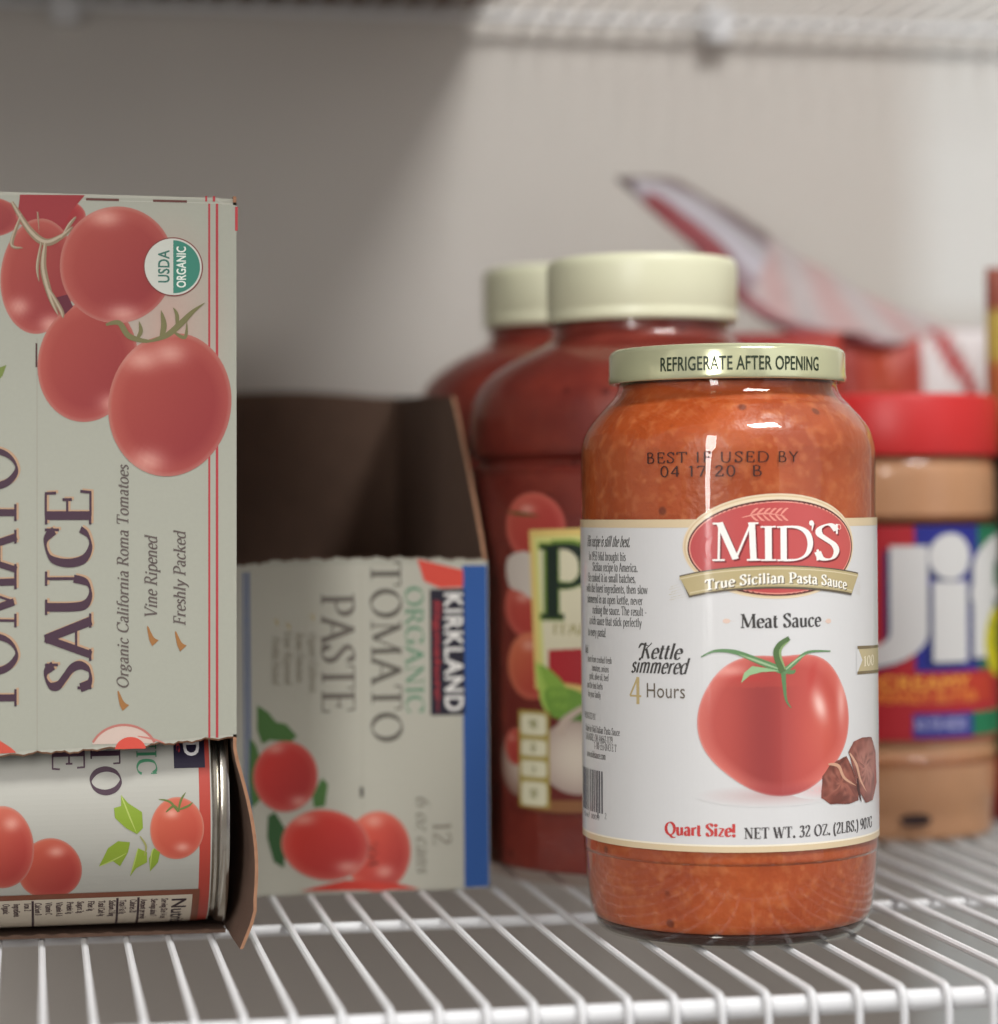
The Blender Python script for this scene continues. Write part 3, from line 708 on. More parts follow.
# ribbon tab going round the right side
pts = q((856, 646), (879, 644)), q((856, 674), (879, 672))
a.strip(quad(A(857, 647), A(868, 646), A(878.6, 645)), quad(A(857, 674), A(868, 673), A(878.6, 671)), (190, 176, 136), 2)
a.poly(q((856.5, 645), (862, 660), (856, 675)), WHITE, 3)
a.strip(quad(A(857, 646), A(868, 645.5), A(878.6, 644.5)), quad(A(857, 649), A(868, 648.5), A(878.6, 647)), (120, 104, 72), 3.5)
a.strip(quad(A(857, 671.5), A(868, 670.5), A(878.6, 669)), quad(A(857, 674.5), A(868, 673.5), A(878.6, 672)), (120, 104, 72), 3.5)
a.text('100', A(863, 666)[0], A(866, 666)[1], .0030, (236, 228, 200), 4, width=.009)
# story text, address and bar code on the left
def rline(txt, xr, yb, h, col=(104, 104, 102), slant=0.0, xs=.85, thick=.16, thin=.08):
    ub, vb_ = A(xr, yb); a.text(txt, ub, vb_, h, col, 2, align='r', slant=slant, xs=xs, thick=thick, thin=thin)
rline('His recipe is still the best.', 630, 547, .0033, slant=.28, thick=.19, xs=.62)
for i, (t, xr) in enumerate((('In 1953 Mid brought his', 626), ('Sicilian recipe to America.', 638), ('He cooked it in small batches,', 636), ('with the finest ingredients, then slow', 648), ('simmered in an open kettle, never', 643),
        ('rushing the sauce. The result -', 647), ('a rich sauce that stick perfectly', 642), ('to every pasta!', 606))):
    rline(t, xr, 561+i*11.0-(0 if i < 7 else 1), .0026, xs=.72)
rline('Mid', 588.5, 653, .0024, xs=.7)
for i, (t, xr) in enumerate((('sauce from crushed fresh', 612), ('tomatoes, onions', 609), ('garlic, olive oil, beef', 609), ('and the best herbs', 603), ('for your family', 601))): rline(t, xr, 664+i*8.6, .0020, (120, 118, 116), xs=.7)
rline('PRODUCED BY', 596, 720, .0019, (120, 118, 116), xs=.7)
for i, (t, xr) in enumerate((('Made for Mid Italian Pasta Sauce', 620), ('NAVARRE, OH 44662-1179', 613), ('1-800-555-0143 EXT', 617), ('www.midssauce.com', 606))): rline(t, xr, 736+i*8, .0021, (110, 108, 106), xs=.7)
x = A(583.4, 800)[0]; v1, v2 = A(595, 770)[1], A(595, 812)[1]
xe = A(603, 800)[0]; random.seed(3)
while x < xe:
    wv = random.choice((.0003, .0004, .0007, .0009)); a.rect(x, v2 if random.random() > .2 else v2-.0016, x+wv, v1, (96, 96, 100), 2); x += wv+random.choice((.0003, .0004, .0006))
a.text('5  35467  00017', A(583.6, 815)[0], A(590, 817.5)[1], .0014, (110, 110, 112), 2, width=A(600, 815)[0]-A(583.6, 815)[0]); a.text('2', A(605, 820)[0], A(605, 819)[1], .0018, (110, 110, 112), 2)
a.build('label', M['gloss_label'], jar)

# ---- big plastic jars of dark red sauce
def big_jar(loc, label):
    t = empty('pasta_sauce_jar', loc, label, 'jar', 'large red sauce jars behind the front jar')
    pr = [(0.054, 0.0006), (0.0588, 0.0004), (0.0610, 0.0026), (0.0619, 0.0080), (0.0622, 0.0180), (0.0622, 0.0280), (0.0622, 0.0800), (0.0622, 0.1385),
          (0.0614, 0.1410), (0.0588, 0.1440), (0.0594, 0.1464), (0.0620, 0.1485), (0.0624, 0.1560), (0.0620, 0.1635), (0.0598, 0.1705), (0.0556, 0.1758), (0.0494, 0.1804), (0.0414, 0.1848),
          (0.0348, 0.1882), (0.0324, 0.1915), (0.0322, 0.1945), (0.0324, 0.2000)]
    g = smooth_prof(pr, 4)
    lathe('jar_body', [(0, .002), (.04, .001)]+g, M['petwall'], t, 128)
    i2 = [(r-.0012, z) for r, z in g if .004 < z < .196]
    lathe('sauce', [(0, .0036)]+i2+[(0, .1965)], M['red_sauce'], t, 128)
    rib = lambda j, k, n: (-.00035 if (2 <= j <= 6 and k % 2) else 0)
    lathe('lid', [(.0326, .1952), (.0338, .1950), (.0343, .1966), (.0343, .1988), (.0340, .1996), (.0343, .2002), (.0343, .2145), (.0339, .2166), (.0330, .2178), (.0312, .2182), (.0300, .2176), (0, .2174)], M['lid_cream'], t, 220, ripple=rib)
    return t
c1 = at_depth(645, 700, 0.8855)
j1 = big_jar((c1.x, c1.y, 0), 'large dark red sauce jar, cream lid and tomato label, directly behind the nearest jar')
s = Upright((c1.x, c1.y, 0), 0.0625); a = Art(s); A = P(a); q = lambda *pp: [A(x, y) for x, y in pp]
u0 = A(508, 600)[0]; vt, vl = A(540, 492)[1], A(540, 812)[1]
a.rect(u0, vl, .050, vt-.008, (104, 40, 34), 0, .003)
def tom(box, ly, **k): tomato(a, box, ly, bg=(104, 40, 34), **k)
tom((506, 492, 566, 560), 1, gloss=((-.2, .5),)); tom((505, 575, 566, 640), 1, gloss=((-.3, .3),)); tom((508, 632, 560, 700), 2, base=(190, 98, 70), lite=(214, 142, 110), gloss=((-.1, .6),))
a.poly(q((508, 558), (532, 554), (536, 598), (522, 592), (509, 585)), (196, 186, 176), 3, True)
a.band(q((508, 512), (522, 514), (540, 516)), .0012, (90, 86, 50), 3)
# framed name panel
e = .030
def vrow(y): return A(560, y)[1]
ul = A(530, 600)[0]
a.poly([(ul, vrow(530)), (e, vrow(524)), (e+.004, vrow(690)), (ul+.004, vrow(697))], (212, 186, 110), 5)
U = A(530, 600)[0]
for (du, y0, y1, c, ly) in ((0, 530, 690, (216, 190, 116), 5), (.0022, 537, 683, (206, 206, 130), 6), (.0042, 545, 676, (212, 206, 178), 7)):
    n = 24; TT = [(U+du+(e-U-2*du)*i/n, vrow(y0)+.002*i/n) for i in range(n+1)]; BB = [(U+du+.0022+(e-U-2*du)*i/n, vrow(y1)+.001*i/n) for i in range(n+1)]
    a.strip(TT, BB, c, ly)
h = vrow(545)-vrow(619)
for o_, c, ly in (((.0011), (112, 140, 60), 8), (0, (28, 42, 34), 9)):
    a.text('P', A(541, 600)[0]-o_*.7, vrow(619)-o_*.6, h+o_*1.4, c, ly, thick=.15+o_*40, thin=.06+o_*30, xs=1.3+o_*20); 
    a.text('rego', A(544, 600)[0]+.0225, vrow(619)-o_*.6, h*.95+o_, c, ly, thick=.19+o_*40, thin=.07+o_*30, xs=.62)
a.text('ITALIAN', A(553, 640)[0], vrow(634), .0034, (150, 140, 80), 8, width=.024)
# red flavour panel, basil, garlic
a.strip(quad(A(549, 650), (.0, A(549, 646)[1]), (.026, A(549, 650)[1])), quad(A(549, 680), (.0, A(549, 690)[1]), (.026, A(549, 690)[1])), (168, 42, 48), 10)
for pts, c in ((((540, 664), (548, 690), (558, 712), (572, 700), (560, 678)), (132, 168, 70)), (((545, 690), (552, 716), (570, 716), (590, 700), (570, 688)), (110, 150, 60)), (((560, 715), (590, 712), (585, 735), (568, 728)), (86, 124, 52)), (((536, 660), (541, 700), (550, 712), (546, 682)), (160, 190, 90))):
    a.poly(q(*pts), c, 11, True)
a.blob(A(578, 760)[0], vrow(757), .0155, .0125, lambda x, y, r: mixc((214, 202, 186), (170, 150, 140), r*r), 11.5, 8, 40); a.band(q((560, 735), (566, 720), (590, 704)), (.004, .0015), (188, 170, 156), 11.7)
a.blob(A(520, 760)[0], vrow(765), .010, .012, lambda x, y, r: mixc((186, 170, 156), (130, 96, 84), r*r), 4, 8, 40); tom((506, 728, 528, 765), 5)
a.strip(quad(A(520, 795), A(550, 800), A(592, 800)), quad(A(520, 806), A(550, 812), A(592, 812)), (140, 94, 60), 12)
# four nutrition tabs in a column
ua, ub = A(512, 760)[0], A(526, 760)[0]; wv = .0088
a.rect(A(520, 760)[0], vrow(809), A(520, 760)[0]+.0135, vrow(712), (168, 150, 78), 12.5, .002)
for y0, y1 in ((715, 737), (741, 758), (762, 779), (783, 808)):
    x0 = A(521, 760)[0]+.001; n = 10; a.blob(x0+.0052, (vrow(y0)+vrow(y1))/2, .0056, (vrow(y0)-vrow(y1))/2*.96, (218, 214, 186), 13, 3, 24, lambda t: 1.08/max(abs(math.cos(t)), abs(math.sin(t)), .76)*.92)
    a.text({715: '90', 741: '0', 762: '5', 783: '10'}[y0], x0+.0052, vrow((y0+y1)/2+4), .003, (130, 128, 70), 14, align='c', thick=.2)
a.build('label', M['label'], j1)
c2 = at_depth(570, 700, 1.009)
big_jar((c2.x, c2.y, 0), 'large red sauce jar farthest back, partly hidden behind the left shoulder of another').scale = (1, 1, 1.04)

# ---- peanut butter jar
c3 = at_depth(896, 700, 0.965); JR = .0396
pj = empty('peanut_butter_jar', (c3.x, c3.y, 0), 'tan peanut butter jar with a wide red screw lid and blue and red label', 'jar')
pr = [(.0330, .0010), (.0354, .0004), (.0370, .0018), (.0376, .0050), (.0378, .0110), (.0392, .0200), (.0396, .0340), (.0392, .0360), (.0392, .1195), (.0396, .1215), (.0396, .1380), (.0390, .1435), (.0374, .1470), (.0368, .1500)]
g = smooth_prof(pr, 4)
lathe('jar_body', [(0, .002), (.028, .002)]+g, M['petwall'], pj, 128)
lathe('peanut_butter', [(0, .0022), (.020, .0022)]+[(r-.0010, z) for r, z in g if z > .0022 and z < .148]+[(0, .149)], M['peanut'], pj, 128)
rib = lambda j, k, n: (-.0003 if (1 <= j <= 4 and k % 2) else 0)
lathe('lid', [(.0372, .1480), (.0397, .1480), (.0400, .1490), (.0400, .1560), (.0400, .1700), (.0394, .1708), (.0380, .1716), (.0355, .1716), (.0345, .1708), (0, .1708)], M['lid_red'], pj, 200, ripple=rib)
s = Upright((c3.x, c3.y, 0), .0397); a = Art(s); A = P(a); q = lambda *pp: [A(x, y) for x, y in pp]
def row(y): return A(895, y)[1]
zt, zl = A(900, 526)[1], A(895, 741)[1]
ur = .078; U = lambda x: A(x, 600)[0]
a.rect(-.06, zl, ur, zt, (176, 40, 48), 0)
a.rect(U(915), row(672), U(978), zt, (38, 44, 136), 1)
a.rect(U(978), row(672), ur, zt, (28, 112, 78), 1)
a.rect(U(912), zl+.001, U(972), row(714), (38, 48, 140), 1); a.rect(U(972), zl+.001, ur, row(714), (28, 120, 80), 1)
a.rect(-.02, row(704), U(990), row(677), (190, 60, 40), 2)
def logo(dx, dy, col, ly):
    # J
    h0, h1 = row(546), row(668)
    x0, x1 = U(890)+dx, U(928)+dx; xl = U(872)-.004+dx
    a.rect(x0, row(632)+dy, x1, h0+dy, col, ly)
    A1 = []; B1 = []
    for i in range(17):
        t = i/16*math.pi/2
        A1.append((x1-(x1-xl)*(1-math.cos(t)), row(632)-(row(632)-h1)*math.sin(t)+dy)); B1.append((x0-(x0-xl)*(1-math.cos(t)), row(632)-(row(632)-h1)*.45*math.sin(t)+dy))
    a.strip(A1, B1, col, ly)
    # i
    cx = U(951)+dx; a.blob(cx, row(557)+dy, .0092, .0088, col, ly, 5, 32); a.rect(U(933)+dx, row(663)+dy, U(967)+dx, row(582)+dy, col, ly)
    # f
    fx = U(973)+dx; a.rect(fx, row(660)+dy, fx+.0165, row(570)+dy, col, ly)
    A1 = []; B1 = []
    for i in range(13):
        t = i/12*math.pi/2; A1.append((fx+.027*(1-math.cos(t)), row(570)+.0135*math.sin(t)+dy)); B1.append((fx+.0165+.0105*(1-math.cos(t)), row(570)+.004*math.sin(t)+dy))
    a.strip(A1, B1, col, ly); a.rect(fx-.001, row(602)+dy, fx+.027, row(588)+dy, col, ly)
logo(-.0022, -.0016, (24, 40, 96), 3); logo(0, 0, (214, 214, 212), 4)
a.text('CREAMY', U(878), row(690), row(677)-row(690), (236, 168, 70), 5, width=U(972)-U(878)-.002, font='sans', bold=.03)
a.text('PEANUT BUTTER', U(876), row(703), row(693)-row(703), (228, 138, 60), 5, width=U(976)-U(876), font='sans', bold=.03)
a.text('NO STIR NEEDED', U(914), row(731), row(719)-row(731), (170, 172, 214), 5, width=U(966)-U(914), font='sans', bold=.02)
a.blob(U(989)+.008, row(645), .012, .0135, (206, 196, 30), 6, 5, 32); a.text('7g', U(989)+.008, row(650), .009, (70, 110, 40), 7, align='c', font='sans', bold=.02)
a.build('label', M['label'], pj)
s = Upright((c3.x, c3.y, 0), .0382); a = Art(s); A = P(a)
a.blob(A(916, 822)[0], A(916, 820)[1], .0062, .0022, (62, 46, 38), 3, 3, 24); o = a.build('date_stamp', M['stamp'], pj)

# ================================================================== CARTONS
# ---- tomato paste carton, standing on end, top torn open
PY = on_floor(350, 893).y
px0, px1 = on_y(232, 700, PY).x, on_y(488.5, 700, PY).x
PW = px1-px0; PD = .205; PT = .0012; PFH = on_y(350, 562, PY).z; PH = .1765
pc = empty('tomato_paste_carton', (px0, PY, 0), 'white carton with vertical paste lettering and blue edge, torn open above, brown inside', 'box')
def torn(x, amp, seed):
    return amp*(math.sin(x*900+seed)+.6*math.sin(x*2300+seed*2)+.4*math.sin(x*5200+seed*5))
# front panel: plain card with a ragged top edge, lifted slightly in the middle
n = 64; q0 = MB(); vs = []; fs = []
for i in range(n+1):
    x = PW*i/n; top = PFH + .0012*math.sin(math.pi*i/n) + torn(x, .00035, 1) - (.0008 if i < 8 else 0)
    for (y, z) in ((0, 0.0), (0, top), (PT, top+.0003), (PT, 0)): vs.append((x, y, z))
for i in range(n):
    for k in range(4): fs.append((i*4+k, (i+1)*4+k, (i+1)*4+(k+1) % 4, i*4+(k+1) % 4))
fs += [(0, 1, 2, 3), (n*4+3, n*4+2, n*4+1, n*4)]
fm = [(0 if (k == 0) else 1) for i in range(n) for k in range(4)]+[1, 1]
o = mesh_obj('front_panel', vs, [f[::-1] for f in fs], None, pc, False, mats=[M['white_card'], M['kraft']], fm=fm)
# right side panel with its front edge cut on the slant, and a small bow outward
def side(xf, name, top_f, outm):
    ny, nz = 26, 24; vs = []; fs = []; fm = []
    def P3(i, j, off):
        t = i/ny; zmax = top_f(t); z = zmax*j/nz; y = PT+(PD-2*PT)*t
        return (xf+off, y, z)
    for off in (0, PT):
        for i in range(ny+1):
            for j in range(nz+1): vs.append(P3(i, j, off))
    N = (ny+1)*(nz+1); g = lambda i, j, s_: s_*N+i*(nz+1)+j
    for i in range(ny):
        for j in range(nz):
            fs.append((g(i, j, 0), g(i, j+1, 0), g(i+1, j+1, 0), g(i+1, j, 0))); fm.append(0 if outm == 'right' else 1)
            fs.append((g(i, j, 1), g(i+1, j, 1), g(i+1, j+1, 1), g(i, j+1, 1))); fm.append(1 if outm == 'right' else 0)
        fs.append((g(i, nz, 0), g(i, nz, 1), g(i+1, nz, 1), g(i+1, nz, 0))); fm.append(2)
        fs.append((g(i, 0, 0), g(i+1, 0, 0), g(i+1, 0, 1), g(i, 0, 1))); fm.append(2)
    for j in range(nz):
        fs.append((g(0, j, 0), g(0, j, 1), g(0, j+1, 1), g(0, j+1, 0))); fm.append(2)
        fs.append((g(ny, j, 0), g(ny, j+1, 0), g(ny, j+1, 1), g(ny, j, 1))); fm.append(2)
    return mesh_obj(name, vs, fs, None, pc, False, mats=[M['kraft'], M['white_card'], M['kraft_edge']], fm=fm)
slant = lambda t: PFH + (PH-.0062-PFH)*min(1, t/.30)**.9 + .0062*max(0, (t-.3)/.7)
side(PW-PT, 'side_panel', slant, 'right'); side(0, 'side_panel', slant, 'left')
q0 = MB(); nb = 20; vs = []; fs = []
for i in range(nb+1):
    x = PT+(PW-2*PT)*i/nb; zt_ = PH+.0022*math.sin(math.pi*min(1, i/nb*1.1))
    for (y, z) in ((PD-PT, 0), (PD-PT, zt_), (PD, zt_), (PD, 0)): vs.append((x, y, z))
for i in range(nb):
    for k in range(4): fs.append((i*4+k, i*4+(k+1) % 4, (i+1)*4+(k+1) % 4, (i+1)*4+k))
mesh_obj('back_panel', vs, fs, M['kraft'], pc, False)
q0 = MB(); q0.box((PT, PT, 0), (PW-PT, PD-PT, PT)); q0.build('bottom_panel', M['kraft'], pc, False)
# print on the front panel
s = Facing((px0, PY, 0), PY); a = Art(s); A = P(a); q = lambda *pp: [A(x, y) for x, y in pp]
CARD = (178, 176, 163); BLUE = (42, 84, 150)
a.rect(.0004, .0004, PW-.0004, PFH-.0009, CARD, 0)
ub = A(463, 700)[0]; a.rect(ub, .0004, PW-.0003, PFH-.0016, BLUE, 1)
for x0, x1, c in ((236.5, 241, (176, 174, 164)), (243.5, 246, (92, 108, 142)), (247.5, 250.5, (84, 102, 142))): a.rect(A(x0, 700)[0], .001, A(x1, 700)[0], PFH-.0030, c, 1)
u = A(361.5, 700)[0]; a.rect(u, .001, u+.0003, PFH-.003, (170, 166, 152), 1)
def down(txt, xb, xt, y0, y1, col, ly=3, **k):     # lettering that reads downward: baseline at xb, tops at xt
    ub_, v0_ = A(xb, y0); h_ = A(xt, y0)[0]-ub_; a.text(txt, ub_, v0_, h_, col, ly, rot=-math.pi/2, width=v0_-A(xb, y1)[1], **k)
x0, x1 = A(430.5, 700)[0], A(465, 700)[0]; a.rect(x0, A(447, 715)[1], x1, A(447, 589)[1], (32, 30, 44), 2)
down('KIRKLAND', 444.5, 462, 592, 713, (226, 224, 220), font='sans', bold=.028, track=.10)
down('Signature', 434, 441, 600, 700, (160, 50, 56), thick=.16, thin=.1, slant=.2)
a.rect(A(437, 700)[0], A(447, 712)[1], A(438.4, 700)[0], A(447, 600)[1], (150, 44, 52), 3)
a.poly(q((417, 559), (463, 570), (463, 587), (440, 588), (424, 581)), (206, 74, 60), 2)
down('ORGANIC', 405, 423, 586, 714, (96, 140, 112), thick=.14)
down('TOMATO', 370.5, 400.5, 561, 744, (96, 92, 84), thick=.14); down('PASTE', 321, 354, 594, 714, (108, 102, 94), thick=.15)
for k, (xb, xt, y0, y1, t) in enumerate(((309, 317, 632, 692, 'Organic California'), (296, 304, 632, 682, 'Roma Tomatoes'), (284, 292, 630, 684, 'Vine Ripened'), (272, 280, 636, 684, 'Freshly Packed'))):
    down(t, xb, xt, y0, y1, (130, 124, 108), slant=.25, thick=.12, thin=.06)
for (x, y) in ((276, 621), (288, 625), (312, 616)): a.band(q((x-2, y-2), (x+1, y+4), (x+2, y-4)), .0010, (176, 150, 70), 3, False)
down('12', 433, 451, 822, 846, (128, 122, 110), thick=.13); down('6 oz cans', 416, 430, 796, 873, (120, 116, 104), slant=.25, thick=.12)
def leaf(pts, c=(74, 112, 58), ly=3): a.poly(q(*pts), c, ly, False)
leaf(((257, 705), (268, 712), (276, 722), (286, 724), (297, 736), (291, 742), (270, 740), (262, 744), (257, 730)))
leaf(((250, 738), (256, 745), (262, 765), (260, 800), (252, 808), (249, 780))); leaf(((322, 778), (328, 784), (325, 806), (314, 808), (312, 795)))
leaf(((268, 816), (275, 812), (286, 830), (284, 868), (274, 862), (267, 838)), (52, 88, 50))
tomato(a, (344, 811, 411, 892), 4, base=(206, 84, 66), gloss=((-.1, .75), (.2, -.5)), bg=CARD)
tomato(a, (283, 808, 368, 882), 5, base=(196, 56, 46), gloss=((-.5, .7), (.5, -.6)), bg=CARD, shape=lambda t: 1+.06*math.cos(2*t+.9))
tomato(a, (253, 741, 318, 812), 6, base=(196, 56, 50), gloss=((-.3, .8), (.4, -.7)), bg=CARD)
a.poly(q((328, 884), (346, 880), (400, 884), (420, 889), (300, 891)), (190, 60, 48), 6.5)
down('554', 368, 378, 843, 868, (110, 46, 40), 7, slant=-.2); u = A(361, 793)[0]; a.rect(u-.0004, A(361, 797)[1], u+.0008, A(361, 787)[1], (80, 78, 72), 7)
a.build('printed_front', M['print'], pc)

# ---- tomato sauce carton on its end with the lower front torn away
SY = at_depth(120, 700, 0.716).y
sx1 = on_y(237, 500, SY).x; SW = .118; sx0 = sx1-SW; SD = .295; ST = .0010; SH = on_y(200, 196, SY).z
sc_ = empty('tomato_sauce_carton', (sx0, SY, 0), 'tall white carton printed with roma tomatoes, front torn open around a can', 'box')
TZ = lambda x: A(x, 700)[1]
s = Facing((sx0, SY, 0), SY); a = Art(s); A = P(a); q = lambda *pp: [A(x, y) for x, y in pp]
tear = [(-140, 764), (-60, 761), (0, 757), (40, 754), (80, 752), (110, 749), (140, 747), (160, 744), (185, 742), (210, 739), (234, 737)]
tu = [A(x, y) for x, y in tear]
def tear_z(u_):
    for (ua, va), (uc, vc) in zip(tu, tu[1:]):
        if u_ <= uc: return va+(vc-va)*(u_-ua)/(uc-ua)
    return tu[-1][1]
n = 90; vs = []; fs = []; fm = []
for i in range(n+1):
    x = SW*i/n; lo = tear_z(x)+torn(x, .0003, 4); hi = SH - .0006*(i/n) - (.0012 if i > n*.965 else 0)
    for (y, z) in ((0, lo), (0, hi), (ST, hi), (ST, lo-.0006)): vs.append((x, y, z))
for i in range(n):
    for k in range(4): fs.append((i*4+k, (i+1)*4+k, (i+1)*4+(k+1) % 4, i*4+(k+1) % 4)); fm.append({0: 0, 1: 1, 2: 1, 3: 2}[k])
fs += [(0, 1, 2, 3), (n*4+3, n*4+2, n*4+1, n*4)]; fm += [1, 1]
mesh_obj('front_panel', vs, [f[::-1] for f in fs], None, sc_, False, mats=[M['white_card'], M['kraft'], M['kraft_edge']], fm=fm)
# right side panel; its loose lower front corner bulges out and forward
ny, nz = 30, 60; vs = []; fs = []; fm = []
def P3(i, j, off):
    z = SH*j/nz; t = i/ny; low = max(0, 1-z/.058); sm = low*low*(3-2*low)
    yf = 0
    y = yf + (SD-yf)*t; nearf = max(0, 1-(y+.014)/.07)
    bulge = .0080*math.sin(min(1, low*1.35)*math.pi*.62)*nearf if z < .058 else 0
    if z < .010: bulge -= .0050*(1-z/.010)*nearf
    return (SW-ST+off+bulge, y, z)
for off in (0, ST):
    for i in range(ny+1):
        for j in range(nz+1): vs.append(P3(i, j, off))
N = (ny+1)*(nz+1); g = lambda i, j, s_: s_*N+i*(nz+1)+j
for i in range(ny):
    for j in range(nz):
        fs.append((g(i, j, 0), g(i, j+1, 0), g(i+1, j+1, 0), g(i+1, j, 0))); fm.append(1)
        fs.append((g(i, j, 1), g(i+1, j, 1), g(i+1, j+1, 1), g(i, j+1, 1))); fm.append(0)
    fs.append((g(i, nz, 0), g(i, nz, 1), g(i+1, nz, 1), g(i+1, nz, 0))); fm.append(2)
    fs.append((g(i, 0, 0), g(i+1, 0, 0), g(i+1, 0, 1), g(i, 0, 1))); fm.append(2)
for j in range(nz):
    fs.append((g(0, j, 0), g(0, j, 1), g(0, j+1, 1), g(0, j+1, 0))); fm.append(2)
    fs.append((g(ny, j, 0), g(ny, j+1, 0), g(ny, j+1, 1), g(ny, j, 1))); fm.append(2)
mesh_obj('side_panel', vs, fs, None, sc_, True, mats=[M['white_card'], M['kraft'], M['kraft_edge']], fm=fm, sharp=40)
for nm, p0, p1, mt in (('side_panel', (0, ST, 0), (ST, SD, SH-.001), 'white_card'), ('back_panel', (ST, SD-ST, 0), (SW-ST, SD, SH-.001), 'white_card'),
                   ('top_panel', (ST, ST, SH-ST-.0006), (SW-ST, SD-ST, SH-.0006), 'white_card'), ('bottom_panel', (ST, .0300, 0), (SW-ST, SD-ST, ST), 'kraft')):
    b = MB(); b.box(p0, p1); b.build(nm, M[mt], sc_, False)
# torn lip left along the bottom board
vs = []; fs = []
for i in range(61):
    x = ST+(SW-2*ST)*i/60; hgt = .0012+torn(x, .0002, 9)
    for (y, z) in ((.0290, .0), (.0286, hgt), (.0298, hgt), (.0299, 0)): vs.append((x, y, z))
for i in range(60):
    for k in range(4): fs.append((i*4+k, i*4+(k+1) % 4, (i+1)*4+(k+1) % 4, (i+1)*4+k))
mesh_obj('torn_edge', vs, [f[::-1] for f in fs], M['kraft'], sc_, False)
# print on the carton front
CARD = (158, 159, 146)
n = 60; lo = [(SW*i/n, tear_z(SW*i/n)+.0007) for i in range(n+1)]; hi = [(x, SH-.0012-(.0014 if x > SW*.965 else 0)) for x, _ in lo]
a.strip(hi, lo, CARD, 0)
PURP = (66, 44, 58); TAN = (176, 144, 116)
def up(txt, xb, xt, y0, y1, col, ly=4, du=0, dv=0, **k):     # lettering that reads upward: baseline at xb, tops at xt
    ub_, v0_ = A(xb, y0); h_ = ub_-A(xt, y0)[0]; a.text(txt, ub_+du, v0_+dv, h_, col, ly, rot=math.pi/2, width=A(xb, y1)[1]-v0_, **k)
for du, dv, c, ly in ((.0006, .0004, TAN, 4), (0, 0, PURP, 5)):
    up('SAUCE', 93.5, 47, 693, 489, c, ly, du, dv, thick=.155, thin=.05); up('TOMATO', 19, -34, 719, 446, c, ly, du, dv, thick=.13, thin=.045)
TX = (92, 82, 78)
up('Organic California Roma Tomatoes', 130.5, 119, 690, 466, TX, slant=.22, thick=.13, thin=.07)
up('Vine Ripened', 158.5, 146, 619, 537, TX, slant=.22, thick=.13, thin=.07); up('Freshly Packed', 187, 175, 626, 532, TX, slant=.22, thick=.13, thin=.07)
for x, y in ((127, 712), (156, 647), (184, 652)): a.band(q((x-7, y-20), (x-3, y-8), (x+1, y-3)), (.0003, .0026), (150, 104, 58), 4)
RED = (168, 58, 64)
for x0, x1 in ((208.5, 210.5), (216, 218.5)): a.rect(A(x0, 470)[0], A(x0, 738)[1], A(x1, 470)[0], A(x0, 204)[1], RED, 2); a.rect(A(x0-3, 470)[0], A(x0, 202)[1], A(x1-3, 470)[0], A(x0, 196.5)[1], RED, 2)
a.rect(A(236, 220)[0]-.0008, A(236, 231)[1], A(236, 220)[0], A(236, 207)[1], (176, 60, 64), 2)
u = A(38, 600)[0]; a.rect(u, A(38, 752)[1], u+.00025, A(38, 340)[1], (150, 148, 136), 1); a.rect(u-.0003, A(38, 369)[1], u+.0002, A(38, 345)[1], (70, 40, 40), 3)
a.rect(A(80, 200)[0], A(80, 201.8)[1], SW-.002, A(80, 201.2)[1], (180, 178, 164), 1)
for x0, x1 in ((84, 117), (151, 185)): a.rect(A(x0, 196)[0], SH-.0022, A(x1, 196)[0], SH-.0015, (94, 54, 48), 3)
# soft pink halo, then the cluster of roma tomatoes, back to front
a.blob(A(168, 330)[0], A(165, 330)[1], .0196, .037, lambda x, y, r: mixc((180, 148, 136), CARD, r**.8), .8, 8, 48)
Tm = lambda box, ly, **k: tomato(a, box, ly, bg=(176, 150, 138), lite=(184, 106, 90), base=k.pop('base', (154, 64, 56)), deep=k.pop('deep', (130, 40, 44)), **k)
Tm((-60, 198, 20, 240), 1.0); Tm((14, 198, 84, 236), 1.2, base=(170, 40, 44), gloss=())
a.poly(q((18, 196.5), (83, 196.5), (70, 212), (62, 226), (30, 232), (16, 215)), (142, 44, 48), 1.4)
Tm((-2, 222, 76, 334), 2, gloss=((-.5, -.55), (.3, -.85)), shape=lambda t: 1+.05*math.cos(2*t-2.2))
Tm((36, 304, 138, 422), 3, gloss=((.5, -.7),), shape=lambda t: 1+.05*math.cos(2*t-2.0)); Tm((57, 209, 174, 323), 3.5, gloss=((-.2, .82), (.1, -.85)), shape=lambda t: 1+.03*math.cos(2*t-2.6))
a.poly(q((52, 300), (62, 318), (72, 308), (66, 296)), (90, 28, 44), 3.6)
Tm((107, 334, 232, 476), 5, gloss=((-.45, .62), (.0, .72), (-.35, -.8)), shape=lambda t: 1+.035*math.cos(2*t-2.0)-.03*math.exp(-((t-math.pi*.55)/.3)**2))
VN = (134, 116, 92)
for pts, wv in ((((10, 204), (28, 232), (44, 244), (60, 238), (72, 228)), .0022), (((44, 244), (42, 270), (50, 300), (58, 318)), .0019), (((36, 214), (38, 236)), .0010), (((20, 216), (10, 246), (22, 250)), .0011), (((60, 240), (68, 226), (75, 218)), .0010), (((40, 244), (36, 268), (38, 284)), .0009), (((46, 288), (60, 312), (62, 320)), .0013)):
    a.band(q(*pts), wv, VN, 6); a.band([(x-.0002, y+.0002) for x, y in q(*pts)], wv*.4, (172, 158, 136), 6.3)
LF = (112, 108, 70)
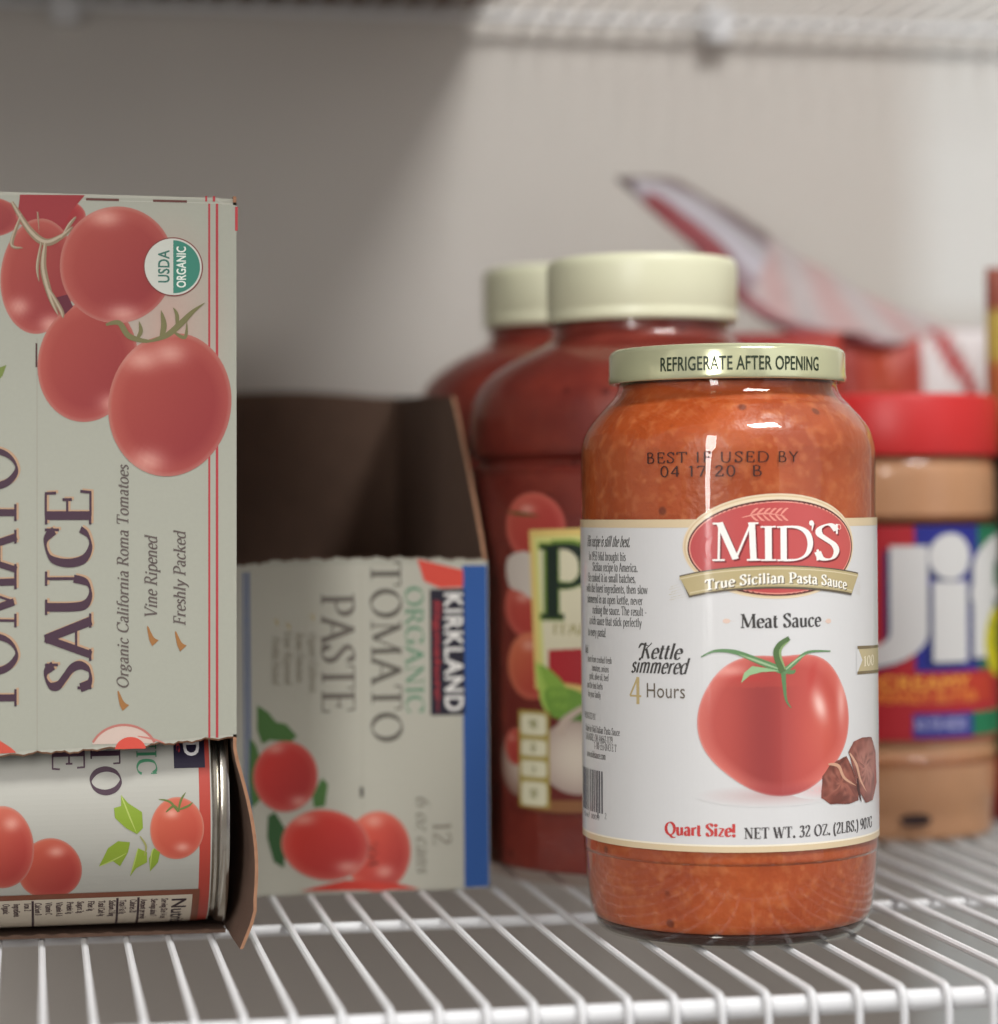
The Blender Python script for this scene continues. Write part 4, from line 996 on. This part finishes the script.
for pts, wv in ((((105, 326), (118, 324), (128, 337), (145, 342), (158, 340)), .0017), (((150, 342), (166, 336), (180, 324), (192, 312), (204, 303)), .0018), (((160, 340), (163, 326), (160, 311)), .0017), (((172, 332), (184, 338), (186, 322)), .0011), (((136, 340), (140, 332), (138, 322)), .0012), (((176, 330), (176, 316), (172, 308)), .0011)):
    a.band(q(*pts), wv, LF, 6.5)
# organic seal
cu, cv, ru, rv = sizes(a, 142, 238, 201.5, 297)
a.blob(cu, cv, ru, rv, (120, 60, 56), 7, 3, 64); a.blob(cu, cv, ru*.96, rv*.96, (190, 192, 182), 7.3, 3, 64)
hs = [(cu+ru*.90*math.sin(math.pi*i/40), cv+rv*.90*math.cos(math.pi*i/40)) for i in range(41)]; cs = [(cu, y) for _, y in hs]
a.strip(cs, hs, (54, 122, 104), 7.6)
def sealtxt(t, xb, xt, y0, y1, c): ub_, v0_ = A(xb, y0); a.text(t, ub_, v0_, ub_-A(xt, y0)[0], c, 8, rot=math.pi/2, width=A(xb, y1)[1]-v0_, font='sans', bold=.02)
sealtxt('USDA', 168, 157, 284, 251, (54, 104, 92)); sealtxt('ORGANIC', 184.5, 175.5, 288.5, 247, (214, 220, 210))
# foot of the panel: ring of a sliced tomato, edge of another
cu, cv, ru, rv = sizes(a, 92, 726, 160, 786)
a.poly([(cu+ru*math.cos(t), cv+rv*math.sin(t)) for t in [R(22+k*136/20) for k in range(21)]], (196, 176, 164), 3)
for rr, c, ly in ((1.0, (176, 110, 100), 4), ):
    a.band([(cu+ru*rr*math.cos(t), cv+rv*rr*math.sin(t)) for t in [R(24+k*13) for k in range(11)]], .0007, c, ly, taper=False)
a.poly([(cu+.002+ru*.46*math.cos(t), cv+rv*.14+rv*.46*math.sin(t)) for t in [R(8+k*164/16) for k in range(17)]], (200, 76, 62), 5)
a.band(q((140, 737), (156, 740), (168, 744)), .0006, (190, 120, 110), 4); a.poly(q((-20, 738), (0, 741), (14, 750), (19, 754.5), (-20, 757)), (192, 78, 62), 3)
a.poly(q((-8, 372), (6, 367), (2, 378), (-8, 388)), (110, 124, 60), 3)
a.build('printed_front', M['print'], sc_)
sc_.rotation_euler = (0, .0080, 0); sc_.location = (sx0-.0012, SY, .0010)     # leans a little to the right

# ---- the can lying inside it
CR = .0368; CL = .1085
cx1 = sx1-ST-.0017; ccx = cx1-CL/2; ccy = SY+ST+.0006+CR+.001; ccz = ST+CR+.0016
can = empty('tin_can', (ccx, ccy, ccz-CR), 'tomato sauce can with white label and red band lying inside the torn carton', 'can')
def xlathe(name, prof, mat, parent, n=96, sharp=30):
    o = lathe(name, prof, mat, parent, n, sharp=sharp); o.data.transform(Matrix.Rotation(R(90), 4, 'Y')); o.location = (0, 0, CR); return o
H = CL/2
xlathe('can_body', [(0, -H+.003), (CR-.004, -H+.003), (CR-.0035, -H), (CR, -H), (CR+.0003, -H+.0012), (CR, -H+.003), (CR-.0014, -H+.0036), (CR-.0014, -H+.0044), (CR-.0009, -H+.0052), (CR-.0009, H-.0052),
                    (CR-.0014, H-.0044), (CR-.0014, H-.0036), (CR-.0006, H-.0030), (CR, H-.0024), (CR+.0003, H-.0012), (CR, H), (CR-.0035, H), (CR-.004, H-.003), (0, H-.003)], M['steel'], can)
s = Lying((ccx, ccy, ccz), CR-.0006); a = Art(s); A = P(a); q = lambda *pp: [A(x, y) for x, y in pp]
xyz0 = s.xyz
s.xyz = lambda u, v, off: (lambda p: (p[0], p[1], p[2]+CR))(xyz0(u, v, off))
ue = H-.0052; ul = -H+.0062
CARD = (168, 167, 158)
a.rect(ul, -.068, ue, .068, CARD, 0)
a.rect(A(199.5, 840)[0], -.066, ue-.0004, .066, (168, 62, 50), 1)
xr = A(203, 840)[0]
# maker's block, words ending at the fold
kx0, kx1, kv0 = A(174, 766)[0], A(205, 766)[0], A(190, 768)[1]; a.rect(kx0, kv0, kx1, kv0+.036, (34, 28, 50), 2)
def downE(txt, xb, xt, y1, L, col, **k): 
    ub_, v1 = A(xb, y1); h_ = A(xt, y1)[0]-ub_; a.text(txt, ub_, v1+L, h_, col, 3, rot=-math.pi/2, width=L, **k)
downE('KIRKLAND', 184, 199, 757, .034, (226, 224, 222), font='sans', bold=.03); downE('Signature', 176.5, 181.5, 752, .028, (180, 60, 60), slant=.2)
downE('ORGANIC', 137, 157, 776, .036, (62, 128, 92)); downE('TOMATO', 91, 121, 797, .052, PURP, thick=.16); downE('SAUCE', 52, 85, 772, .040, (84, 60, 74), thick=.16)
tomato(a, (150, 797, 204, 859), 3, base=(186, 88, 66), deep=(176, 68, 56), lite=(200,120,96), gloss=((.2, -.6), (-.2, .5)), bg=CARD)
for pts in (((178, 812), (181, 800), (186, 792)), ((166, 812), (174, 806), (180, 812)), ((178, 810), (188, 806), (193, 802)), ((178, 812), (170, 802), (158, 799))): a.band(q(*pts), .0007, (96, 110, 54), 5)
for pts, c in ((((121, 795), (128, 803), (142, 812), (143, 828), (137, 834), (126, 828), (115, 818), (114, 808), (121, 806)), (128, 152, 46)), (((99, 866), (108, 848), (118, 841), (130, 842), (128, 852), (120, 866), (113, 861)), (128, 150, 46)), (((138, 848), (147, 852), (147, 862), (136, 868), (130, 876), (134, 860)), (134, 156, 50)), (((154, 848), (160, 852), (158, 862), (150, 871), (149, 858)), (126, 150, 46))):
    a.poly(q(*pts), c, 4); lf = q(*pts); a.band([lf[0], ((lf[0][0]+lf[4][0])/2, (lf[0][1]+lf[4][1])/2-.0002), lf[4] if len(lf) > 5 else lf[3]], .0004, (168, 184, 96), 4.6)
a.band(q((140, 836), (146, 846), (144, 856)), .0006, (150, 150, 90), 4)
tomato(a, (-30, 806, 34, 888), 3.5, base=(180, 84, 64), lite=(196,116,94), gloss=((.3, .6),), bg=CARD); tomato(a, (18, 838, 82, 898), 3, base=(176, 78, 60), lite=(196,116,94), gloss=((.2, .6),), bg=CARD)
# facts panel
BR = (118, 68, 48); x0, x1 = ul+.001, A(199, 900)[0]; vt = A(100, 892)[1]; a.rect(x0, -.064, x1, vt, BR, 5)
a.rect(x0+.0005, -.062, A(192, 900)[0], A(100, 897)[1], (196, 186, 168), 6)
vq = A(100, 898)[1]
uu = A(187, 900)[0]-.0045
a.text('Nutrition Facts', uu, vq-.001, .0042, (46, 26, 34), 7, rot=-math.pi/2, width=.046, font='sans', bold=.03)
random.seed(5); words = ['Serving Size 1/4 cup', 'Servings about 7', 'Amount per serving', 'Calories 20', 'Total Fat 0g', 'Sodium 280mg', 'Total Carb 4g', 'Fiber 1g', 'Sugars 3g', 'Protein 1g', 'Vitamin A 6%', 'Vitamin C 8%', 'Calcium 0%', 'Iron 2%', 'Ingredients', 'Organic', 'Tomato puree']
k = 0
while uu > x0+.004 and k < 40:
    uu -= .0031; a.text(words[k % len(words)], uu, vq-.001, .0019, (70, 48, 52), 7, rot=-math.pi/2, xs=.8, thick=.2, thin=.14)
    if k in (2, 4, 12): a.rect(uu-.0010, -.060, uu-.0003, vq, (54, 34, 42), 7)
    k += 1
a.build('label', M['label'], can)

# ================================================================== BACK RIGHT: PACKETS
def pillow(name, w_, h_, d_, mat, parent, colfn, nx=40, nz=44, crump=.0015, edge=.004):
    """sealed film bag: two bulged sheets meeting at the edges"""
    vs = []; fs = []; cs = []
    for sgn in (-1, 1):
        for j in range(nz+1):
            for i in range(nx+1):
                x = i/nx; z = j/nz; b = (max(0, math.sin(math.pi*x))**.55)*(max(0, math.sin(math.pi*z))**.5)
                cr = crump*(math.sin(x*23+z*11)+math.sin(z*31-x*17)+.6*math.sin(x*61+z*7))*b
                vs.append((w_*(x-.5), sgn*(d_/2*b+cr*.8+.0003), h_*z)); cs.append(lin(colfn(x, z)))
    N = (nx+1)*(nz+1)
    for j in range(nz):
        for i in range(nx):
            a0, b0, c0, d0 = j*(nx+1)+i, j*(nx+1)+i+1, (j+1)*(nx+1)+i+1, (j+1)*(nx+1)+i
            fs.append((a0, b0, c0, d0)); fs.append((N+d0, N+c0, N+b0, N+a0))
    bd = [i for i in range(nx+1)]+[j*(nx+1)+nx for j in range(1, nz+1)]+[nz*(nx+1)+i for i in range(nx-1, -1, -1)]+[j*(nx+1) for j in range(nz-1, 0, -1)]
    for p0, p1 in zip(bd, bd[1:]+bd[:1]): fs.append((p1, p0, N+p0, N+p1))
    return mesh_obj(name, vs, fs, mat, parent, True, colors=cs)
bc = at_depth(897, 600, 1.085)
bag = empty('snack_bag', (bc.x, bc.y, 0), 'crumpled red and white film bag leaning against the wall, top folded to the left', 'bag', 'film bags at the back right')
BH = at_depth(868, 330, 1.085).z
def bagcol(x, z):
    c = (150, 26, 26)
    if z > .80: c = mixc((158, 40, 24), (172, 62, 30), max(0, 1-abs(x-.42)*6))
    if x > .62 and z > .70:
        c = (206, 200, 200)
        if abs((z-.70)/.30 - (1.15-(x-.62)/.38*1.0)) < .12: c = (160, 36, 36)
    return c
b = pillow('bag_body', .092, BH, .046, M['foil_print'], bag, bagcol); b.rotation_euler = (0, 0, -YAW)
# loose top of the bag: a folded film sheet that sweeps up to the left
def d_at(x, y, d): 
    p = at_depth(x, y, d); return Vector((p.x-bc.x, p.y-bc.y, p.z))
lo_ = [d_at(622, 186, 1.075), d_at(655, 214, 1.07), d_at(700, 255, 1.068), d_at(745, 308, 1.068), d_at(800, 336, 1.07), d_at(870, 344, 1.075), d_at(935, 352, 1.08), d_at(985, 362, 1.085)]
hi_ = [d_at(616, 178, 1.095), d_at(665, 178, 1.11), d_at(720, 204, 1.115), d_at(775, 240, 1.115), d_at(830, 274, 1.11), d_at(885, 302, 1.105), d_at(940, 322, 1.10), d_at(988, 330, 1.095)]
def crom3(Pp, sub):
    o = []
    for i in range(len(Pp)-1):
        p0, p1, p2, p3 = Pp[max(0, i-1)], Pp[i], Pp[i+1], Pp[min(len(Pp)-1, i+2)]
        for k in range(sub):
            t = k/sub; o.append(0.5*((2*p1)+(p2-p0)*t+(2*p0-5*p1+4*p2-p3)*t*t+(3*p1-p0-3*p2+p3)*t**3))
    o.append(Pp[-1]); return o
L_, H_ = crom3(lo_, 8), crom3(hi_, 8); nu = len(L_); nv = 18; vs = []; cs = []; fs = []
for sgn in (-1, 1):
    for i in range(nu):
        for j in range(nv+1):
            t = j/nv; p = L_[i].lerp(H_[i], t); e_ = math.sin(math.pi*t)**.7*min(1, i/8)*min(1, (nu-1-i)/6)
            cr = .0020*(math.sin(i*.55+t*9)+.7*math.sin(i*.9-t*14))
            vs.append((p.x, p.y+cr-.0004+sgn*(.0006+.006*e_), p.z+cr*.5))
            a_ = i/nu
            c = (160, 155, 160)
            if t < .36 and .09 < a_ < .34: c = (130, 54, 60)
            elif t < .36 and a_ < .42: c = (138, 120, 126)
            elif .36 <= t < .62 and a_ < .5: c = (176, 172, 180)
            if t > .82: c = (104, 84, 86)
            if a_ > .42: c = mixc((172, 164, 164), (176, 146, 144), .5+.5*math.sin(i*.7+t*6))
            if t < .14 and a_ > .3: c = (132, 70, 76)
            if a_ < .06: c = (84, 66, 70)
            cs.append(lin(c))
N = nu*(nv+1)
for i in range(nu-1):
    for j in range(nv):
        a0, b0, c0, d0 = i*(nv+1)+j, (i+1)*(nv+1)+j, (i+1)*(nv+1)+j+1, i*(nv+1)+j+1
        fs.append((a0, b0, c0, d0)); fs.append((N+d0, N+c0, N+b0, N+a0))
bd = [i*(nv+1) for i in range(nu)]+[(nu-1)*(nv+1)+j for j in range(1, nv+1)]+[i*(nv+1)+nv for i in range(nu-2, -1, -1)]+[j for j in range(nv-1, 0, -1)]
for p0, p1 in zip(bd, bd[1:]+bd[:1]): fs.append((p1, p0, N+p0, N+p1))
mesh_obj('folded_top', vs, fs, M['foil_print'], bag, True, colors=cs)

# second red bag filling the gap between the tall jar and the lid of the peanut butter
rc = at_depth(782, 600, 1.035)
rb = empty('snack_bag', (rc.x, rc.y, 0), 'plain dark red bag standing between the large jar and the peanut butter', 'bag', 'film bags at the back right')
b = pillow('bag_body', .052, at_depth(792, 333, 1.035).z, .036, M['foil_print'], rb, lambda x, z: mixc((128, 22, 26), (158, 44, 26), x)); b.rotation_euler = (0, 0, -YAW)

# tall pouch cut by the right edge of the picture
pcn = at_depth(988, 600, 1.0); tw = .120
ctr = Vector((pcn.x, pcn.y, 0)) + Vector((math.cos(YAW), -math.sin(YAW), 0))*(tw/2)
po = empty('food_pouch', (ctr.x, ctr.y, 0), 'tall brown and yellow printed pouch cut off by the right edge', 'pouch')
def pcol(x, z):
    zz = z*.222
    if zz < .03: return (140, 30, 30)
    if zz < .115: return (74, 84, 52)
    if zz < .15: return (60, 56, 44)
    if zz < .185: return (178, 104, 62)
    if zz < .205: return (190, 172, 84)
    return (140, 74, 58)
b = pillow('pouch_body', tw, at_depth(992, 268, 1.0).z, .05, M['foil_print'], po, pcol); b.rotation_euler = (0, 0, -YAW)
